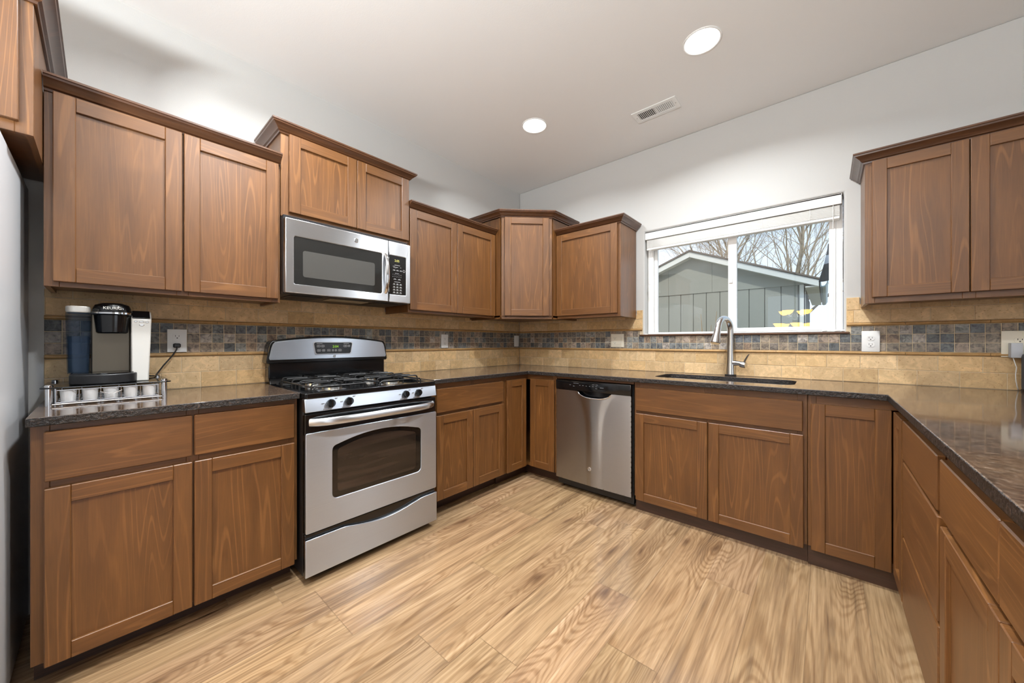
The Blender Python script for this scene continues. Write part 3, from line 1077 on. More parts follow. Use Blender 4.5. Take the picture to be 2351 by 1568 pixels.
# backguard
def arch(x0, x1, zb, z0, rise, n=20, rc=.03):
    """closed loop: flat bottom, slanted ends, arched top"""
    pts = [(x0 + .004, zb), (x1 - .004, zb)]
    top = []
    for i in range(n + 1):
        t = i / n
        x = x1 - .030 - (x1 - x0 - .06) * t
        top.append((x, z0 + rise * (1 - (2 * t - 1) ** 2)))
    pts += [(x1, zb + .012), (x1 - .012, z0 - .035), (x1 - .019, z0 - .014)] + top + [(x0 + .019, z0 - .014), (x0 + .012, z0 - .035), (x0, zb + .012)]
    return pts
b = B()
b.plate([arch(-.002, RW + .002, 1.030, 1.166, .030)], 'y', -.098, -.012)
b.box(.012, -.082, .893, RW - .012, -.014, 1.04)
b.hexa([(.012, -.115, .8965), (RW - .012, -.115, .8965), (RW - .012, -.07, .8965), (.012, -.07, .8965), (.012, -.084, .945), (RW - .012, -.084, .945), (RW - .012, -.07, .945), (.012, -.07, .945)])
b.build('backguard', 'black', r, bevel=.006, seg=3)
b = B()
b.plate([arch(.010, RW - .010, 1.052, 1.158, .026)], 'y', -.1035, -.0985)
bg = b.build('backguard_panel', 'steel', r, bevel=.0015)
Tx = lambda x, y, z: Matrix.Translation((x, y, z)) @ Matrix.Rotation(R90, 4, 'X')
b = B()
def trap(x0, x1, z0, z1, d, r_):
    return [(x0 + d + r_, z0), (x1 - d - r_, z0), (x1 - d, z0 + r_), (x1, z1 - r_), (x1 - r_, z1), (x0 + r_, z1), (x0, z1 - r_), (x0 + d, z0 + r_)]
b.plate([trap(.245, .497, 1.078, 1.160, .010, .008)], 'y', -.1065, -.1035)
b.build('display_surround', 'steel_door', r, bevel=.001)
b = B()
b.plate([trap(.251, .491, 1.083, 1.155, .010, .007)], 'y', -.1075, -.1064)
dp = b.build('control_display', 'panel_black', r)
b = B()
b.text('2:04', Tx(.382, -.1076, 1.128), .022)
b.build('clock_digits', 'digit_green', dp)
b = B()
for x, z, w in ((.283, 1.1475, .034), (.452, 1.1475, .036)):
    b.box(x - w / 2, -.1081, z - .001, x + w / 2, -.1075, z + .001)
for x, z, w in ((.278, 1.132, .022), (.303, 1.132, .02), (.446, 1.132, .026), (.470, 1.132, .014), (.280, 1.104, .022), (.308, 1.104, .018), (.340, 1.104, .022), (.366, 1.104, .012), (.384, 1.104, .012), (.410, 1.104, .022)):
    lo = rrect(x - w / 2, z - .007, x + w / 2, z + .007, .006, 4)
    li = rrect(x - w / 2 + .0012, z - .0058, x + w / 2 - .0012, z + .0058, .005, 4)
    b.plate([lo, li], 'y', -.1081, -.1075)
    b.box(x - w / 4, -.1081, z - .0014, x + w / 4, -.1075, z + .0014)
b.build('button_print', 'print', dp)
def badge(parent, x, y, z, rad, mats=('chrome', 'print_dim')):
    b = B()
    b.lathe([(0, 0), (rad, 0), (rad, .0015), (rad * .9, .0025), (rad * .84, .0018), (0, .0018)], (x, y, z), (0, -1, 0), 28, cap=False)
    for k in range(4):
        a = PI / 4 + k * PI / 2
        b.tube([(x + rad * .72 * math.cos(a + t), y - .0022, z + rad * .72 * math.sin(a + t)) for t in (-.45, 0, .45)], rad * .06, 6, mi=1)
    b.text('GE', Matrix.Translation((x, y - .0024, z)) @ Matrix.Rotation(R90, 4, 'X') @ Matrix.Shear('XZ', 4, (0, 0)), rad * .82, mi=1, depth=.0003)
    return b.build('badge', list(mats), parent)
badge(r, .376, -.1035, 1.0655, .009, ('steel_door', 'black_matte'))
# front control panel
b = B()
b.hexa([(0, -.697, .822), (RW, -.697, .822), (RW, -.655, .822), (0, -.655, .822), (0, -.686, .885), (RW, -.686, .885), (RW, -.655, .885), (0, -.655, .885)])
b.build('front_panel', 'steel', r, bevel=.002)
for kx in (.117, .207, .536, .622):
    b = B()
    P0 = (kx, -.692, .853); D = (0, -1, .17)
    b.lathe([(0, 0), (.021, 0), (.0215, .004), (.020, .012), (.017, .018), (0, .019)], P0, D, 28, cap=False)
    kn = b.build('knob', 'black', r)
    b = B()
    b.box(kx - .0045, -.7165, .8365, kx + .0045, -.705, .8745, .002)
    b.build('grip', 'black', kn)
b = B()
for kx in (.117, .207, .536, .622):
    b.box(kx + .022, -.6915, .876, kx + .034, -.6885, .8775)
    b.box(kx - .042, -.694, .8565, kx - .029, -.691, .858)
    b.box(kx - .036, -.699, .829, kx - .012, -.695, .8305)
b.build('dial_print', 'print_dim', r)
# oven door: black frame, stainless skin with the arched window cut out, handle
b = B()
b.box(.001, -.690, .243, RW - .001, -.657, .812, .004)
b.build('oven_door', 'black', r)
b = B()
def oven_hole(x0, x1, z0, z1, rise, rc):
    pts = []
    for cx_, cz_, a0 in ((x0 + rc, z0 + rc, 180), (x1 - rc, z0 + rc, 270)):
        for k in range(5):
            a = math.radians(a0 + 90 * k / 4)
            pts.append((cx_ + rc * math.cos(a), cz_ + rc * math.sin(a)))
    for k in range(5):
        a = math.radians(0 + 75 * k / 4)
        pts.append((x1 - rc + rc * math.cos(a), z1 - rc + rc * math.sin(a)))
    n = 14
    for k in range(1, n):
        t = k / n
        pts.append((x1 - rc - (x1 - x0 - 2 * rc) * t, z1 + rise * (1 - (2 * t - 1) ** 2)))
    for k in range(5):
        a = math.radians(105 + 75 * k / 4)
        pts.append((x0 + rc + rc * math.cos(a), z1 - rc + rc * math.sin(a)))
    return pts
b.plate([rrect(.002, .246, RW - .002, .722, .006, 2), oven_hole(.123, .638, .378, .645, .036, .025)], 'y', -.6975, -.6905)
b.build('door_skin', 'steel', r, bevel=.0018)
b = B()
b.plate([oven_hole(.119, .642, .374, .649, .036, .026), oven_hole(.150, .605, .402, .625, .034, .02)], 'y', -.6925, -.6902)
b.build('window_border', 'oven_glass', r)
b = B()
b.plate([oven_hole(.150, .605, .402, .625, .034, .02)], 'y', -.6919, -.6901)
b.build('oven_window', 'oven_inner', r)
b = B()
hp = []
for i in range(25):
    t = i / 24
    x = .022 + (RW - .044) * t
    bow = .052 * (1 - abs(2 * t - 1) ** 5) ** .8 if 0 < t < 1 else 0
    hp.append((x, -.688 - max(bow, .0), .772))
b.tube(hp, [.013] * 25, 14, flat=(1.45, .75))
b.build('oven_handle', 'steel_door', r)
# storage drawer with the dipped top edge
b = B()
top = []
for i in range(41):
    t = i / 40
    x = .0 + RW * t
    dip = 0
    if .24 < t < .86:
        q = (t - .24) / .62
        dip = .034 * math.sin(PI * q) ** 1.1
    top.append((x, .218 - dip))
b.plate([[(0, .042), (RW, .042)] + list(reversed(top))], 'y', -.700, -.684)
b.build('storage_drawer', 'steel', r, bevel=.002)
b = B()
b.box(.003, -.683, .036, RW - .003, -.657, .238, .003)
b.build('drawer_backing', 'black', r)

# ---------------------------------------------------------------- microwave
MW = .757
r = thing('microwave', 'stainless over-the-range microwave with dark glass door', 'microwave', (0.012, -2.3855, 1.416), R90)
T = Matrix.Translation((0, 0, -1.416))
b = B(T)
b.box(.0015, -.352, 1.430, MW - .0015, -.002, 1.8425, .003)
b.hexa([(.0015, -.352, 1.418), (MW - .0015, -.352, 1.418), (MW - .0015, -.03, 1.416), (.0015, -.03, 1.416), (.0015, -.352, 1.432), (MW - .0015, -.352, 1.432), (MW - .0015, -.03, 1.432), (.0015, -.03, 1.432)])
b.build('body', 'black_matte', r)
b = B(T)
b.box(.26, -.30, 1.4125, .50, -.20, 1.417, .001)
b.build('task_light_lens', plain('lamp_lens', lin(150, 140, 118), .3), r)
for x0, x1 in ((.05, .22), (.54, .71)):
    b = B(T)
    b.box(x0, -.31, 1.4135, x1, -.06, 1.417, .001)
    for k in range(9):
        b.box(x0 + .01, -.295 + k * .025, 1.4125, x1 - .01, -.288 + k * .025, 1.4136)
    b.build('grease_filter', 'iron', r)
def bowed(x0, x1, z0, z1, holes, y, bow, mat, nm, cxm, hw, n=22, th=.03):
    """stainless panel whose face is gently curved across its width"""
    b = B(T)
    return b
b = B(T)
b.plate([rrect(.001, 1.421, .592, 1.8195, .004, 2), rrect(.043, 1.470, .548, 1.728, .010, 4)], 'y', -.388, -.354)
o = b.build('door', 'steel_door', r, bevel=.004, seg=3)
b = B(T); b.plate([rrect(.042, 1.469, .549, 1.729, .010, 4)], 'y', -.384, -.356)
b.build('door_glass', 'mw_glass', o)
b = B(T); b.plate([rrect(.087, 1.513, .500, 1.657, .012, 4)], 'y', -.3850, -.3841)
b.build('mesh_window', 'mw_mesh', o)
b = B(T)
b.plate([rrect(.5945, 1.421, MW - .001, 1.8195, .004, 2), rrect(.597, 1.472, .722, 1.728, .008, 4)], 'y', -.388, -.354)
o2 = b.build('control_side', 'steel_door', r, bevel=.004, seg=3)
b = B(T); b.plate([rrect(.596, 1.471, .723, 1.729, .008, 4)], 'y', -.3855, -.356)
b.build('keypad', 'panel_black', o2)
b = B(T)
b.text('2:05', T.inverted() @ Tx(.655, -.3857, 1.697) if False else Tx(.655, -.3857, 1.697), .021)
b.build('clock_digits', 'digit_yellow', o2)
b = B(T)
yk = -.3856
def dash(x, z, w, h=.0016): b.box(x - w / 2, yk - .0004, z - h / 2, x + w / 2, yk, z + h / 2)
dash(.657, 1.668, .040, .002)
for x, z, w in ((.633, 1.659, .018), (.655, 1.655, .016), (.682, 1.655, .008), (.640, 1.651, .022)): dash(x, z, w)
for x in (.634, .659, .684):
    dash(x, 1.636, .015); dash(x, 1.632, .018)
b.lathe([(.0068, 0), (.0085, 0), (.0085, .0004), (.0068, .0004), (.0068, 0)], (.707, yk, 1.6355), (0, -1, 0), 20, cap=False)
dash(.655, 1.614, .028)
for row, z in ((('1', '2', '3', '4', '5'), 1.605), (('6', '7', '8', '9', '0'), 1.591)):
    for i, ch in enumerate(row):
        b.text(ch, Tx(.626 + i * .0145, yk, z), .008, depth=.0003)
dash(.640, 1.577, .012); dash(.672, 1.577, .012); dash(.640, 1.573, .022); dash(.672, 1.573, .022)
dash(.657, 1.557, .044, .002)
for z in (1.545, 1.526, 1.508, 1.490):
    for x in (.634, .658, .682):
        dash(x, z, .012); dash(x, z - .0035, .015); dash(x, z - .008, .018, .001)
b.build('keypad_print', 'print', o2)
b = B(T)
hp = []
for i in range(17):
    t = i / 16
    z = 1.474 + (1.730 - 1.474) * t
    hp.append((.5735, -.383 - .034 * math.sin(PI * t) ** .6, z))
b.tube(hp, [.0095] * 17, 12, flat=(.7, 1.25))
b.build('door_handle', 'chrome', o)
o3 = badge(r, .381, -.388, 1.774 - 1.416, .0135)

# ---------------------------------------------------------------- dishwasher
r = thing('dishwasher', 'stainless steel dishwasher with black control strip and pocket handle', 'dishwasher', (.9155, 0, 0), 0)
DWW = .640
x0, x1 = .0085, .6285
b = B()
b.box(x0, -.60, .03, x1 + .006, -.02, .862, .002)
b.build('tub', 'black_matte', r)
b = B(); b.box(.002, -.612, .865, DWW - .001, -.590, .8835, .001, 0)
b.build('filler_rail', 'wood', r)
cxh, ahw, ahh = .348, .135, .044
def dw(u, v):
    x = x0 + (x1 - x0) * u
    zt = .7845
    q = (x - cxh) / ahw
    if abs(q) < 1: zt -= ahh * (1 - abs(q) ** 2.6) ** .6
    z = .087 + (zt - .087) * v
    yb = -.634 - .006 * (1 - (2 * u - 1) ** 2)
    # formed crease running down from the pocket handle
    f = ((z - .087) / .70)
    wdt = .05 + .085 * f ** 6
    g = math.exp(-((x - cxh) / (wdt * 1.0)) ** 4)
    yb -= .010 * g * (.25 + .75 * f)
    return (x, yb, z)
b = B(); b.grid(dw, 96, 60)
e0 = len(b.v)
# edge returns
for u in (0, 1):
    pts = [dw(u, j / 20) for j in range(21)]
    for j in range(20):
        a, c = pts[j], pts[j + 1]
        b._add([a, c, (c[0], -.602, c[2]), (a[0], -.602, a[2])], [(0, 1, 2, 3)])
pts = [dw(i / 60, 0) for i in range(61)]
for j in range(60):
    a, c = pts[j], pts[j + 1]
    b._add([a, c, (c[0], -.602, c[2]), (a[0], -.602, a[2])], [(0, 1, 2, 3)])
b.build('door', 'steel_dw', r, fix=True)
b = B()
lip = []
for i in range(33):
    u = (cxh - ahw * .985 - x0 + 2 * ahw * .985 * i / 32) / (x1 - x0)
    p = dw(u, 1)
    lip.append((p[0], p[1] - .001, p[2]))
b.tube(lip, .0042, 8)
b.build('handle_lip', 'chrome', r)
b = B()
b.plate([[(cxh - ahw, .735), (cxh + ahw, .735), (cxh + ahw, .79), (cxh - ahw, .79)]], 'y', -.612, -.603)
b.build('pocket', 'black', r)
b = B()
b.box(x0, -.640, .787, x1, -.602, .861, .004, seg=2)
b.build('control_strip', 'black', r)
b = B()
def dash(x, z, w, h=.0028): b.box(x - w / 2, -.6408, z - h / 2, x + w / 2, -.6398, z + h / 2)
for x, z, w in ((.183, .842, .022), (.207, .842, .022), (.142, .828, .012), (.175, .820, .014), (.228, .829, .01), (.255, .829, .012), (.283, .828, .01), (.312, .828, .01), (.342, .842, .02), (.37, .842, .02), (.338, .829, .014), (.366, .829, .014), (.366, .815, .016), (.41, .823, .03)): dash(x, z, w)
b.build('button_print', 'print_dim', r)
badge(r, .311, dw((.311 - x0) / (x1 - x0), .18)[1] - .0005, .213, .0145)
b = B(); b.box(.018, -.548, .002, DWW - .012, -.535, .085); b.box(.014, -.60, .086, DWW - .012, -.535, .098)
b.build('toe_panel', 'black_matte', r)

# ---------------------------------------------------------------- refrigerator
r = thing('refrigerator', 'light grey refrigerator at the left edge, seen from its side', 'refrigerator', (.045, -4.135, 0), R90)
b = B(); b.box(.0, -.68, .02, .917, -.0, 1.80, .012, seg=3)
b.build('body', 'fridge', r)
for xa, xb in ((.002, .455), (.461, .915)):
    b = B(); b.box(xa, -.76, .60, xb, -.685, 1.795, .015, seg=3)
    d = b.build('door', 'fridge', r)
    b = B(); hx = xb - .05 if xa < .1 else xa + .05
    b.tube([(hx, -.758, .80), (hx, -.80, .83), (hx, -.805, 1.1), (hx, -.80, 1.57), (hx, -.758, 1.6)], .011, 10)
    b.build('handle', 'nickel', d)
b = B(); b.box(.002, -.76, .06, .915, -.685, .59, .015, seg=3)
d = b.build('freezer_drawer', 'fridge', r)
b = B(); b.tube([(.12, -.758, .52), (.14, -.80, .52), (.78, -.80, .52), (.80, -.758, .52)], .011, 10)
b.build('handle', 'nickel', d)
for x in (.06, .85):
    for y in (-.62, -.08):
        b = B(); b.cyl((x, y, 0), (x, y, .022), .02)
        b.build('foot', 'black_matte', r)

# ---------------------------------------------------------------- coffee station
CZ = .9140
r = thing('pod_drawer_stand', 'chrome and black glass coffee pod drawer stand under the coffee maker', 'stand', (.195, -2.9935, CZ), R90)
hw, hd = .1715, .160
b = B(); b.plate([rrect(-hw - .006, -hd - .006, hw + .006, hd, .018, 5)], 'z', .0665, .0715)
b.build('shelf', 'rack_black', r, bevel=.001)
for sx in (-1, 1):
    for sy in (-1, 1):
        b = B()
        b.lathe([(0, 0), (.0095, 0), (.0095, .066), (0, .066)], (sx * (hw - .016), sy * (hd - .012) - .006, 0), n=20, cap=False)
        b.lathe([(0, .072), (.011, .072), (.011, .078), (.008, .081), (0, .081)], (sx * (hw - .016), sy * (hd - .012) - .006, 0), n=20, cap=False)
        b.build('leg', 'chrome', r)
b = B()
xa, xb, ya, yb = -hw + .034, hw - .034, -hd - .004, hd - .02
for z in (.013, .0595):
    b.tube([(xa, ya, z), (xb, ya, z), (xb, yb, z), (xa, yb, z)], .0017, 8, closed=True)
b.tube([(xa - .01, ya - .003, .007), (xb + .01, ya - .003, .007)], .0028, 8)
for i in range(6):
    x = xa + (xb - xa) * i / 5
    b.tube([(x, ya, .060), (x, ya, .012), (x, yb, .012), (x, yb, .06)], .0015, 6)
for i in range(5):
    y = ya + (yb - ya) * (i + .5) / 5
    b.tube([(xa, y, .012), (xb, y, .012)], .0013, 6)
dr = b.build('wire_drawer', 'chrome', r)
b = B()
b.tube([(-.03 + .06 * i / 8, ya - .010, .047 - .012 * math.sin(PI * i / 8)) for i in range(9)], .0018, 8)
b.build('handle', 'chrome', dr)
pod = None
for i in range(5):
    x = xa + (xb - xa) * (i + .5) / 5
    y = ya + .0245
    wx, wy = .195 - y, -2.9935 + x
    if pod is None:
        pod = thing('coffee_pod', '', 'coffee pod')
        b = B(); b.lathe([(0, 0), (.0180, 0), (.0190, .002), (.0215, .040), (.0225, .043), (0, .043)], n=28, cap=False)
        b.build('cup', 'cup', pod)
        b = B(); b.lathe([(0, .0432), (.0236, .0432), (.0236, .0450), (0, .0453)], n=28, cap=False)
        b.build('lid', 'silver', pod)
        o = pod
    else:
        o = pod.copy(); C.objects.link(o)
        for ch in pod.children:
            c2 = ch.copy(); c2.parent = o; C.objects.link(c2)
    o.location = (wx, wy, CZ + .0140)
    tag(o, ['first white coffee pod in the drawer, next to the left chrome leg', 'second white coffee pod from the left in the drawer',
            'middle white coffee pod in the drawer, behind its handle', 'fourth white coffee pod from the left in the drawer',
            'last white coffee pod in the drawer, next to the right chrome leg'][i], 'coffee pod', 'coffee pods in the drawer stand')

KZ = CZ + .0718
r = thing('coffee_maker', 'black and silver single-serve coffee maker with blue water tank on the pod stand', 'coffee maker', (.185, -2.9930, KZ), R90)
b = B()
# drip base: rounded front tray
lo = [(-.100, .10), (-.100, -.085)] + [(-.03 + .105 * math.cos(a) * 1.0 - .0, -.085 - .072 * math.sin(a)) for a in [PI - PI * k / 16 for k in range(17)]] + [(.075, .10)]
lo = [(-.112, .085), (-.112, -.085)]
for k in range(17):
    a = PI - PI * k / 16
    lo.append((-.018 + .094 * math.cos(a), -.085 - .072 * math.sin(a)))
lo += [(.076, .085)]
b.plate([lo], 'z', 0, .040)
b.build('drip_base', 'black_matte', r, bevel=.004, seg=2)
b = B()
lo2 = [(x * .96 - .001, y) for x, y in [(-.018 + .088 * math.cos(PI - PI * k / 16), -.086 - .066 * math.sin(PI - PI * k / 16)) for k in range(17)]] + [(.062, -.06), (-.095, -.06)]
b.plate([lo2], 'z', .0402, .0445)
b.build('drip_tray', 'black', r)
b = B()
b.box(-.0555, -.034, .040, .0575, .10, .295, .004)
b.build('column', 'drip', r)
b = B()
b.box(-.050, .03, .02, .062, .125, .308, .012, seg=2)
b.build('rear_housing', 'black_matte', r)
b = B()
b.lathe([(0, .208), (.036, .208), (.041, .213), (.047, .285), (.051, .288), (.051, .300), (0, .300)], (.004, -.045, 0), n=36, cap=False, sy=1.25)
b.build('brew_head', 'black', r)
b = B()
b.lathe([(.0515, .288), (.0545, .290), (.0545, .297), (.0515, .299), (.0515, .288)], (.004, -.045, 0), n=36, cap=False, sy=1.25)
b.build('trim_ring', 'chrome', r)
b = B()
b.lathe([(0, .300), (.0505, .300), (.049, .316), (.044, .329), (.028, .337), (0, .339)], (.004, -.045, 0), n=36, cap=False, sy=1.25)
b.build('lid', 'black', r)
b = B()
b.text('KEURIG', Matrix.Translation((.004, -.1075, .3130)) @ Matrix.Rotation(math.radians(76), 4, 'X'), .0155, depth=.0008)
b.build('lettering', 'silver', r)
# right silver panel, gently tapering, with raked top and black glossy screen
b = B()
prof = [(-.088, 0), (-.080, .272), (-.030, .309), (.10, .312), (.10, 0)]
tp = lambda z: .1125 + .010 * z / .31
V = [(.0585, y, z) for y, z in prof] + [(tp(z), y, z) for y, z in prof]
b._add(V, [(4, 3, 2, 1, 0), (5, 6, 7, 8, 9)] + [(i, (i + 1) % 5, 5 + (i + 1) % 5, 5 + i) for i in range(5)])
b.build('side_panel', 'silver', r, bevel=.004, seg=2)
b = B()
dz = .0035
V = [(.063, -.0775, .2745), (.1165, -.0775, .2745), (.1175, -.032, .308), (.063, -.032, .308)]
V = V + [(x, y - .003, z + dz) for x, y, z in V]
b.hexa(V)
b.build('screen', 'black', r, bevel=.002)
b = B()
for x, z, w, h in ((.072, .262, .0055, .0036), (.090, .261, .0085, .0036), (.107, .260, .0055, .0036), (.0905, .247, .0082, .0058)):
    yv = -.0800 - (.272 - z) / .272 * .008
    b.lathe([(1, 0), (1, .0016), (.8, .0022), (.72, .0012), (0, .0012)], (0, 0, 0), (0, -1, 0), 20, cap=False)
    n0 = len(b.v) - 100
    for i in range(n0, len(b.v)):
        px, py, pz = b.v[i]
        b.v[i] = (x + px * w, yv + py, z + pz * h)
b.build('button', 'nickel', r)
# water tank on the left
tk = [(-.122, .08), (-.122, -.055), (-.108, -.075), (-.062, -.075), (-.056, -.06), (-.056, .08)]
def tank(z0, z1, k0, k1, ins):
    b = B()
    N = len(tk)
    cx_, cy_ = -.089, .0025
    f = lambda p, k: (cx_ + (p[0] - cx_) * (k - ins / .033), cy_ + (p[1] - cy_) * (k - ins / .077))
    V = [(*f(p, k0), z0) for p in tk] + [(*f(p, k1), z1) for p in tk]
    F = [tuple(reversed(range(N))), tuple(N + i for i in range(N))] + [(i, (i + 1) % N, N + (i + 1) % N, N + i) for i in range(N)]
    b._add(V, F)
    return b
tank(.041, .292, .88, 1.0, 0).build('water_tank', 'tank', r, bevel=.003)
tank(.046, .195, .88, .95, .003).build('water', 'water', r)
b = B()
V = [(x * 1.0, y, .2925) for x, y in tk]
b.plate([[(x, y) for x, y in tk]], 'z', .2925, .318)
b.build('tank_lid', 'silver', r, bevel=.006, seg=2)
# power cord to the outlet
b = B()
def inv(x, y, z):      # world to the coffee maker's frame
    return (y + 2.9930, -(x - .185), z - KZ)
pts = [(.08, -2.90, 1.01), (.06, -2.865, .992), (.05, -2.846, .990), (.045, -2.838, 1.000), (.044, -2.815, 1.04), (.045, -2.785, 1.085), (.048, -2.768, 1.118), (.050, -2.765, 1.135)]
q = []
for i in range(len(pts) - 1):
    for k in range(4):
        t = k / 4
        q.append(inv(*[pts[i][j] * (1 - t) + pts[i + 1][j] * t for j in range(3)]))
q.append(inv(*pts[-1]))
b.tube(q, .0032, 8)
b.box(*inv(.0185, -2.779, 1.128), *inv(.044, -2.751, 1.150), .004)
b.build('power_cord', 'black_matte', r)

# ---------------------------------------------------------------- outlets, switches
def outlet(label, loc, rot, w, units, mat='white', cat='outlet', h=.118):
    """plate with units: 'duplex', 'gfci', 'switch', 'blank' side by side"""
    r = thing('wall_outlet' if cat == 'outlet' else 'light_switch', label, cat, loc, rot)
    b = B(); b.box(-w / 2, -.0055, -h / 2, w / 2, 0, h / 2, .0022, seg=2)
    b.build('cover_plate', mat, r)
    n = len(units)
    for i, u in enumerate(units):
        cx = (i - (n - 1) / 2) * .046
        if u == 'duplex':
            for cz in (.0195, -.0195):
                b = B(); b.plate([rrect(cx - .0172, cz - .0145, cx + .0172, cz + .0145, .012, 5)], 'y', -.0072, -.0056)
                k = b.build('receptacle', mat, r)
                b = B()
                b.box(cx - .0078, -.0076, cz - .001, cx - .0058, -.0070, cz + .0075)
                b.box(cx + .0058, -.0076, cz - .001, cx + .0078, -.0070, cz + .0065)
                b.lathe([(0, 0), (.0028, 0), (.0028, .0006), (0, .0006)], (cx, -.0070, cz - .0075), (0, -1, 0), 12, cap=False)
                b.build('slots', 'darkhole', k)
        elif u == 'gfci':
            b = B(); b.plate([rrect(cx - .0168, -.0335, cx + .0168, .0335, .003, 2)], 'y', -.0075, -.0056)
            b.box(cx - .0068, -.0082, -.005, cx + .0068, -.0074, -.001)
            b.box(cx - .0068, -.0082, .001, cx + .0068, -.0074, .005)
            k = b.build('receptacle', mat, r)
            b = B()
            for cz in (.021, -.021):
                b.box(cx - .0078, -.0079, cz - .001, cx - .0058, -.0073, cz + .0075)
                b.box(cx + .0058, -.0079, cz - .001, cx + .0078, -.0073, cz + .0065)
                b.lathe([(0, 0), (.0028, 0), (.0028, .0006), (0, .0006)], (cx, -.0073, cz - .0075), (0, -1, 0), 12, cap=False)
            b.build('slots', 'darkhole', k)
        elif u == 'switch':
            b = B(); b.box(cx - .0168, -.0078, -.0335, cx + .0168, -.0056, .0335, .001)
            b.hexa([(cx - .0145, -.0080, -.030), (cx + .0145, -.0080, -.030), (cx + .0145, -.0070, -.030), (cx - .0145, -.0070, -.030), (cx - .0145, -.0110, .030), (cx + .0145, -.0110, .030), (cx + .0145, -.0070, .030), (cx - .0145, -.0070, .030)])
            b.build('rocker', mat, r)
    return r
TF = .0122
outlet('white outlet left of the range with a black plug in its lower socket', (TF, -2.7625, 1.1645), R90, .075, ['gfci'])
outlet('white outlet on the mosaic band between the range and the corner', (TF, -1.0375, 1.1665), R90, .075, ['gfci'])
outlet('plain white switch plate tight into the corner', (TF, -.0665, 1.1695), R90, .075, ['switch'], cat='switch')
outlet('wide cream plate with an outlet and a switch, left of the window', (1.1555, -TF, 1.172), 0, .122, ['gfci', 'switch'], 'offwhite')
outlet('white duplex outlet on the mosaic right of the window', (2.759, -TF, 1.1615), 0, .078, ['duplex'], h=.124)
outlet('cream outlet plate at the right edge with a charger plugged in', (3.290, -TF, 1.148), 0, .115, ['duplex'], 'offwhite', h=.132)
# plug-in charger and the dark device on the counter
r = thing('charger', 'small square grey charger plugged into the outlet at the right edge', 'charger', (3.272, -.0200, 1.1155), 0)
b = B(); b.box(-.0185, -.038, -.037, .0185, 0, .037, .003, seg=2)
b.build('adapter', 'adapter', r)
b = B()
pts = [(-.008, -.02, -.036), (-.006, -.022, -.048), (.001, -.026, -.085), (-.002, -.026, -.12), (-.001, -.026, -.15), (.003, -.024, -.178), (.008, -.014, -.192), (.012, .0, -.1985)]
b.tube(pts, .0018, 8)
b.build('cord', 'white', r)
r = thing('smart_speaker', 'dark grey device standing on the counter at the right edge', 'speaker', (3.327, -.072, CZ), 0)
b = B(); b.lathe([(0, .014), (.043, .014), (.045, .02), (.045, .17), (.042, .182), (.03, .188), (0, .189)], n=36, cap=False)
b.build('body', 'device', r)
b = B(); b.lathe([(0, 0), (.046, 0), (.047, .006), (.045, .014), (0, .014)], n=36, cap=False)
b.build('base', 'black_matte', r)

# ---------------------------------------------------------------- window blind
r = thing('window_blind', 'white horizontal blind pulled up under its valance at the window top', 'blind', (2.017, .035, 1.935))
b = B(); b.box(-.622, -.032, .088, .615, -.022, .153, .002)
b.box(-.622, -.032, .143, .615, .025, .153, .001)
b.build('valance', 'blind', r)
b = B(); b.box(-.60, -.018, .095, .595, .022, .140, .002)
b.build('headrail', 'blind', r)
b = B()
for k in range(16):
    z = .018 + k * .0042
    b.box(-.612, -.022, z, .606, .026, z + .0026, .0008)
b.build('slat_stack', 'blind', r)
b = B(); b.box(-.612, -.022, .0, .606, .026, .016, .003)
b.build('bottom_rail', 'blind', r)
b = B()
for x in (-.55, -.29, -.06, .20, .46, .575):
    b.tube([(x, -.0235, .10), (x + .002, -.025, .05), (x, -.0235, .004)], .0011, 6)
    for k in range(4):
        b.tube([(x - .012 + k * .006, -.024, .02 + .014 * k), (x + .006, -.027, .03 + .01 * k), (x + .014 - k * .006, -.024, .022 + .013 * k)], .0009, 6)
b.build('ladder_cord', 'blind', r)
for x, L in ((-.585, .27), (-.572, .315)):
    b = B(); b.tube([(x, -.026, .10), (x + .001, -.028, -L * .5), (x, -.027, -L)], .0011, 6)
    c_ = b.build('tilt_cord', 'blind', r)
    b = B(); b.lathe([(0, 0), (.005, .002), (.0055, .016), (.003, .026), (0, .027)], (x, -.027, -L - .026), n=14, cap=False)
    b.build('tassel', 'blind', c_)
b = B()
b.tube([(.575, -.026, .10), (.573, -.029, -.3), (.578, -.030, -.60), (.560, -.030, -.690), (.535, -.028, -.705), (.52, -.022, -.7055), (.54, -.012, -.704), (.575, -.02, -.7045), (.60, -.026, -.7045), (.612, -.02, -.704), (.59, -.008, -.7025), (.55, -.018, -.7005), (.53, -.030, -.7025), (.56, -.036, -.704)], .0016, 6)
lc = b.build('lift_cord', 'blind', r)
b = B()
for x, y in ((.52, -.028), (.582, -.033), (.612, -.03)):
    b.lathe([(0, 0), (.0055, .002), (.006, .016), (.003, .026), (0, .027)], (x, y, -.7065), (1, .2, .05), n=14, cap=False)
b.build('tassel', 'blind', lc)

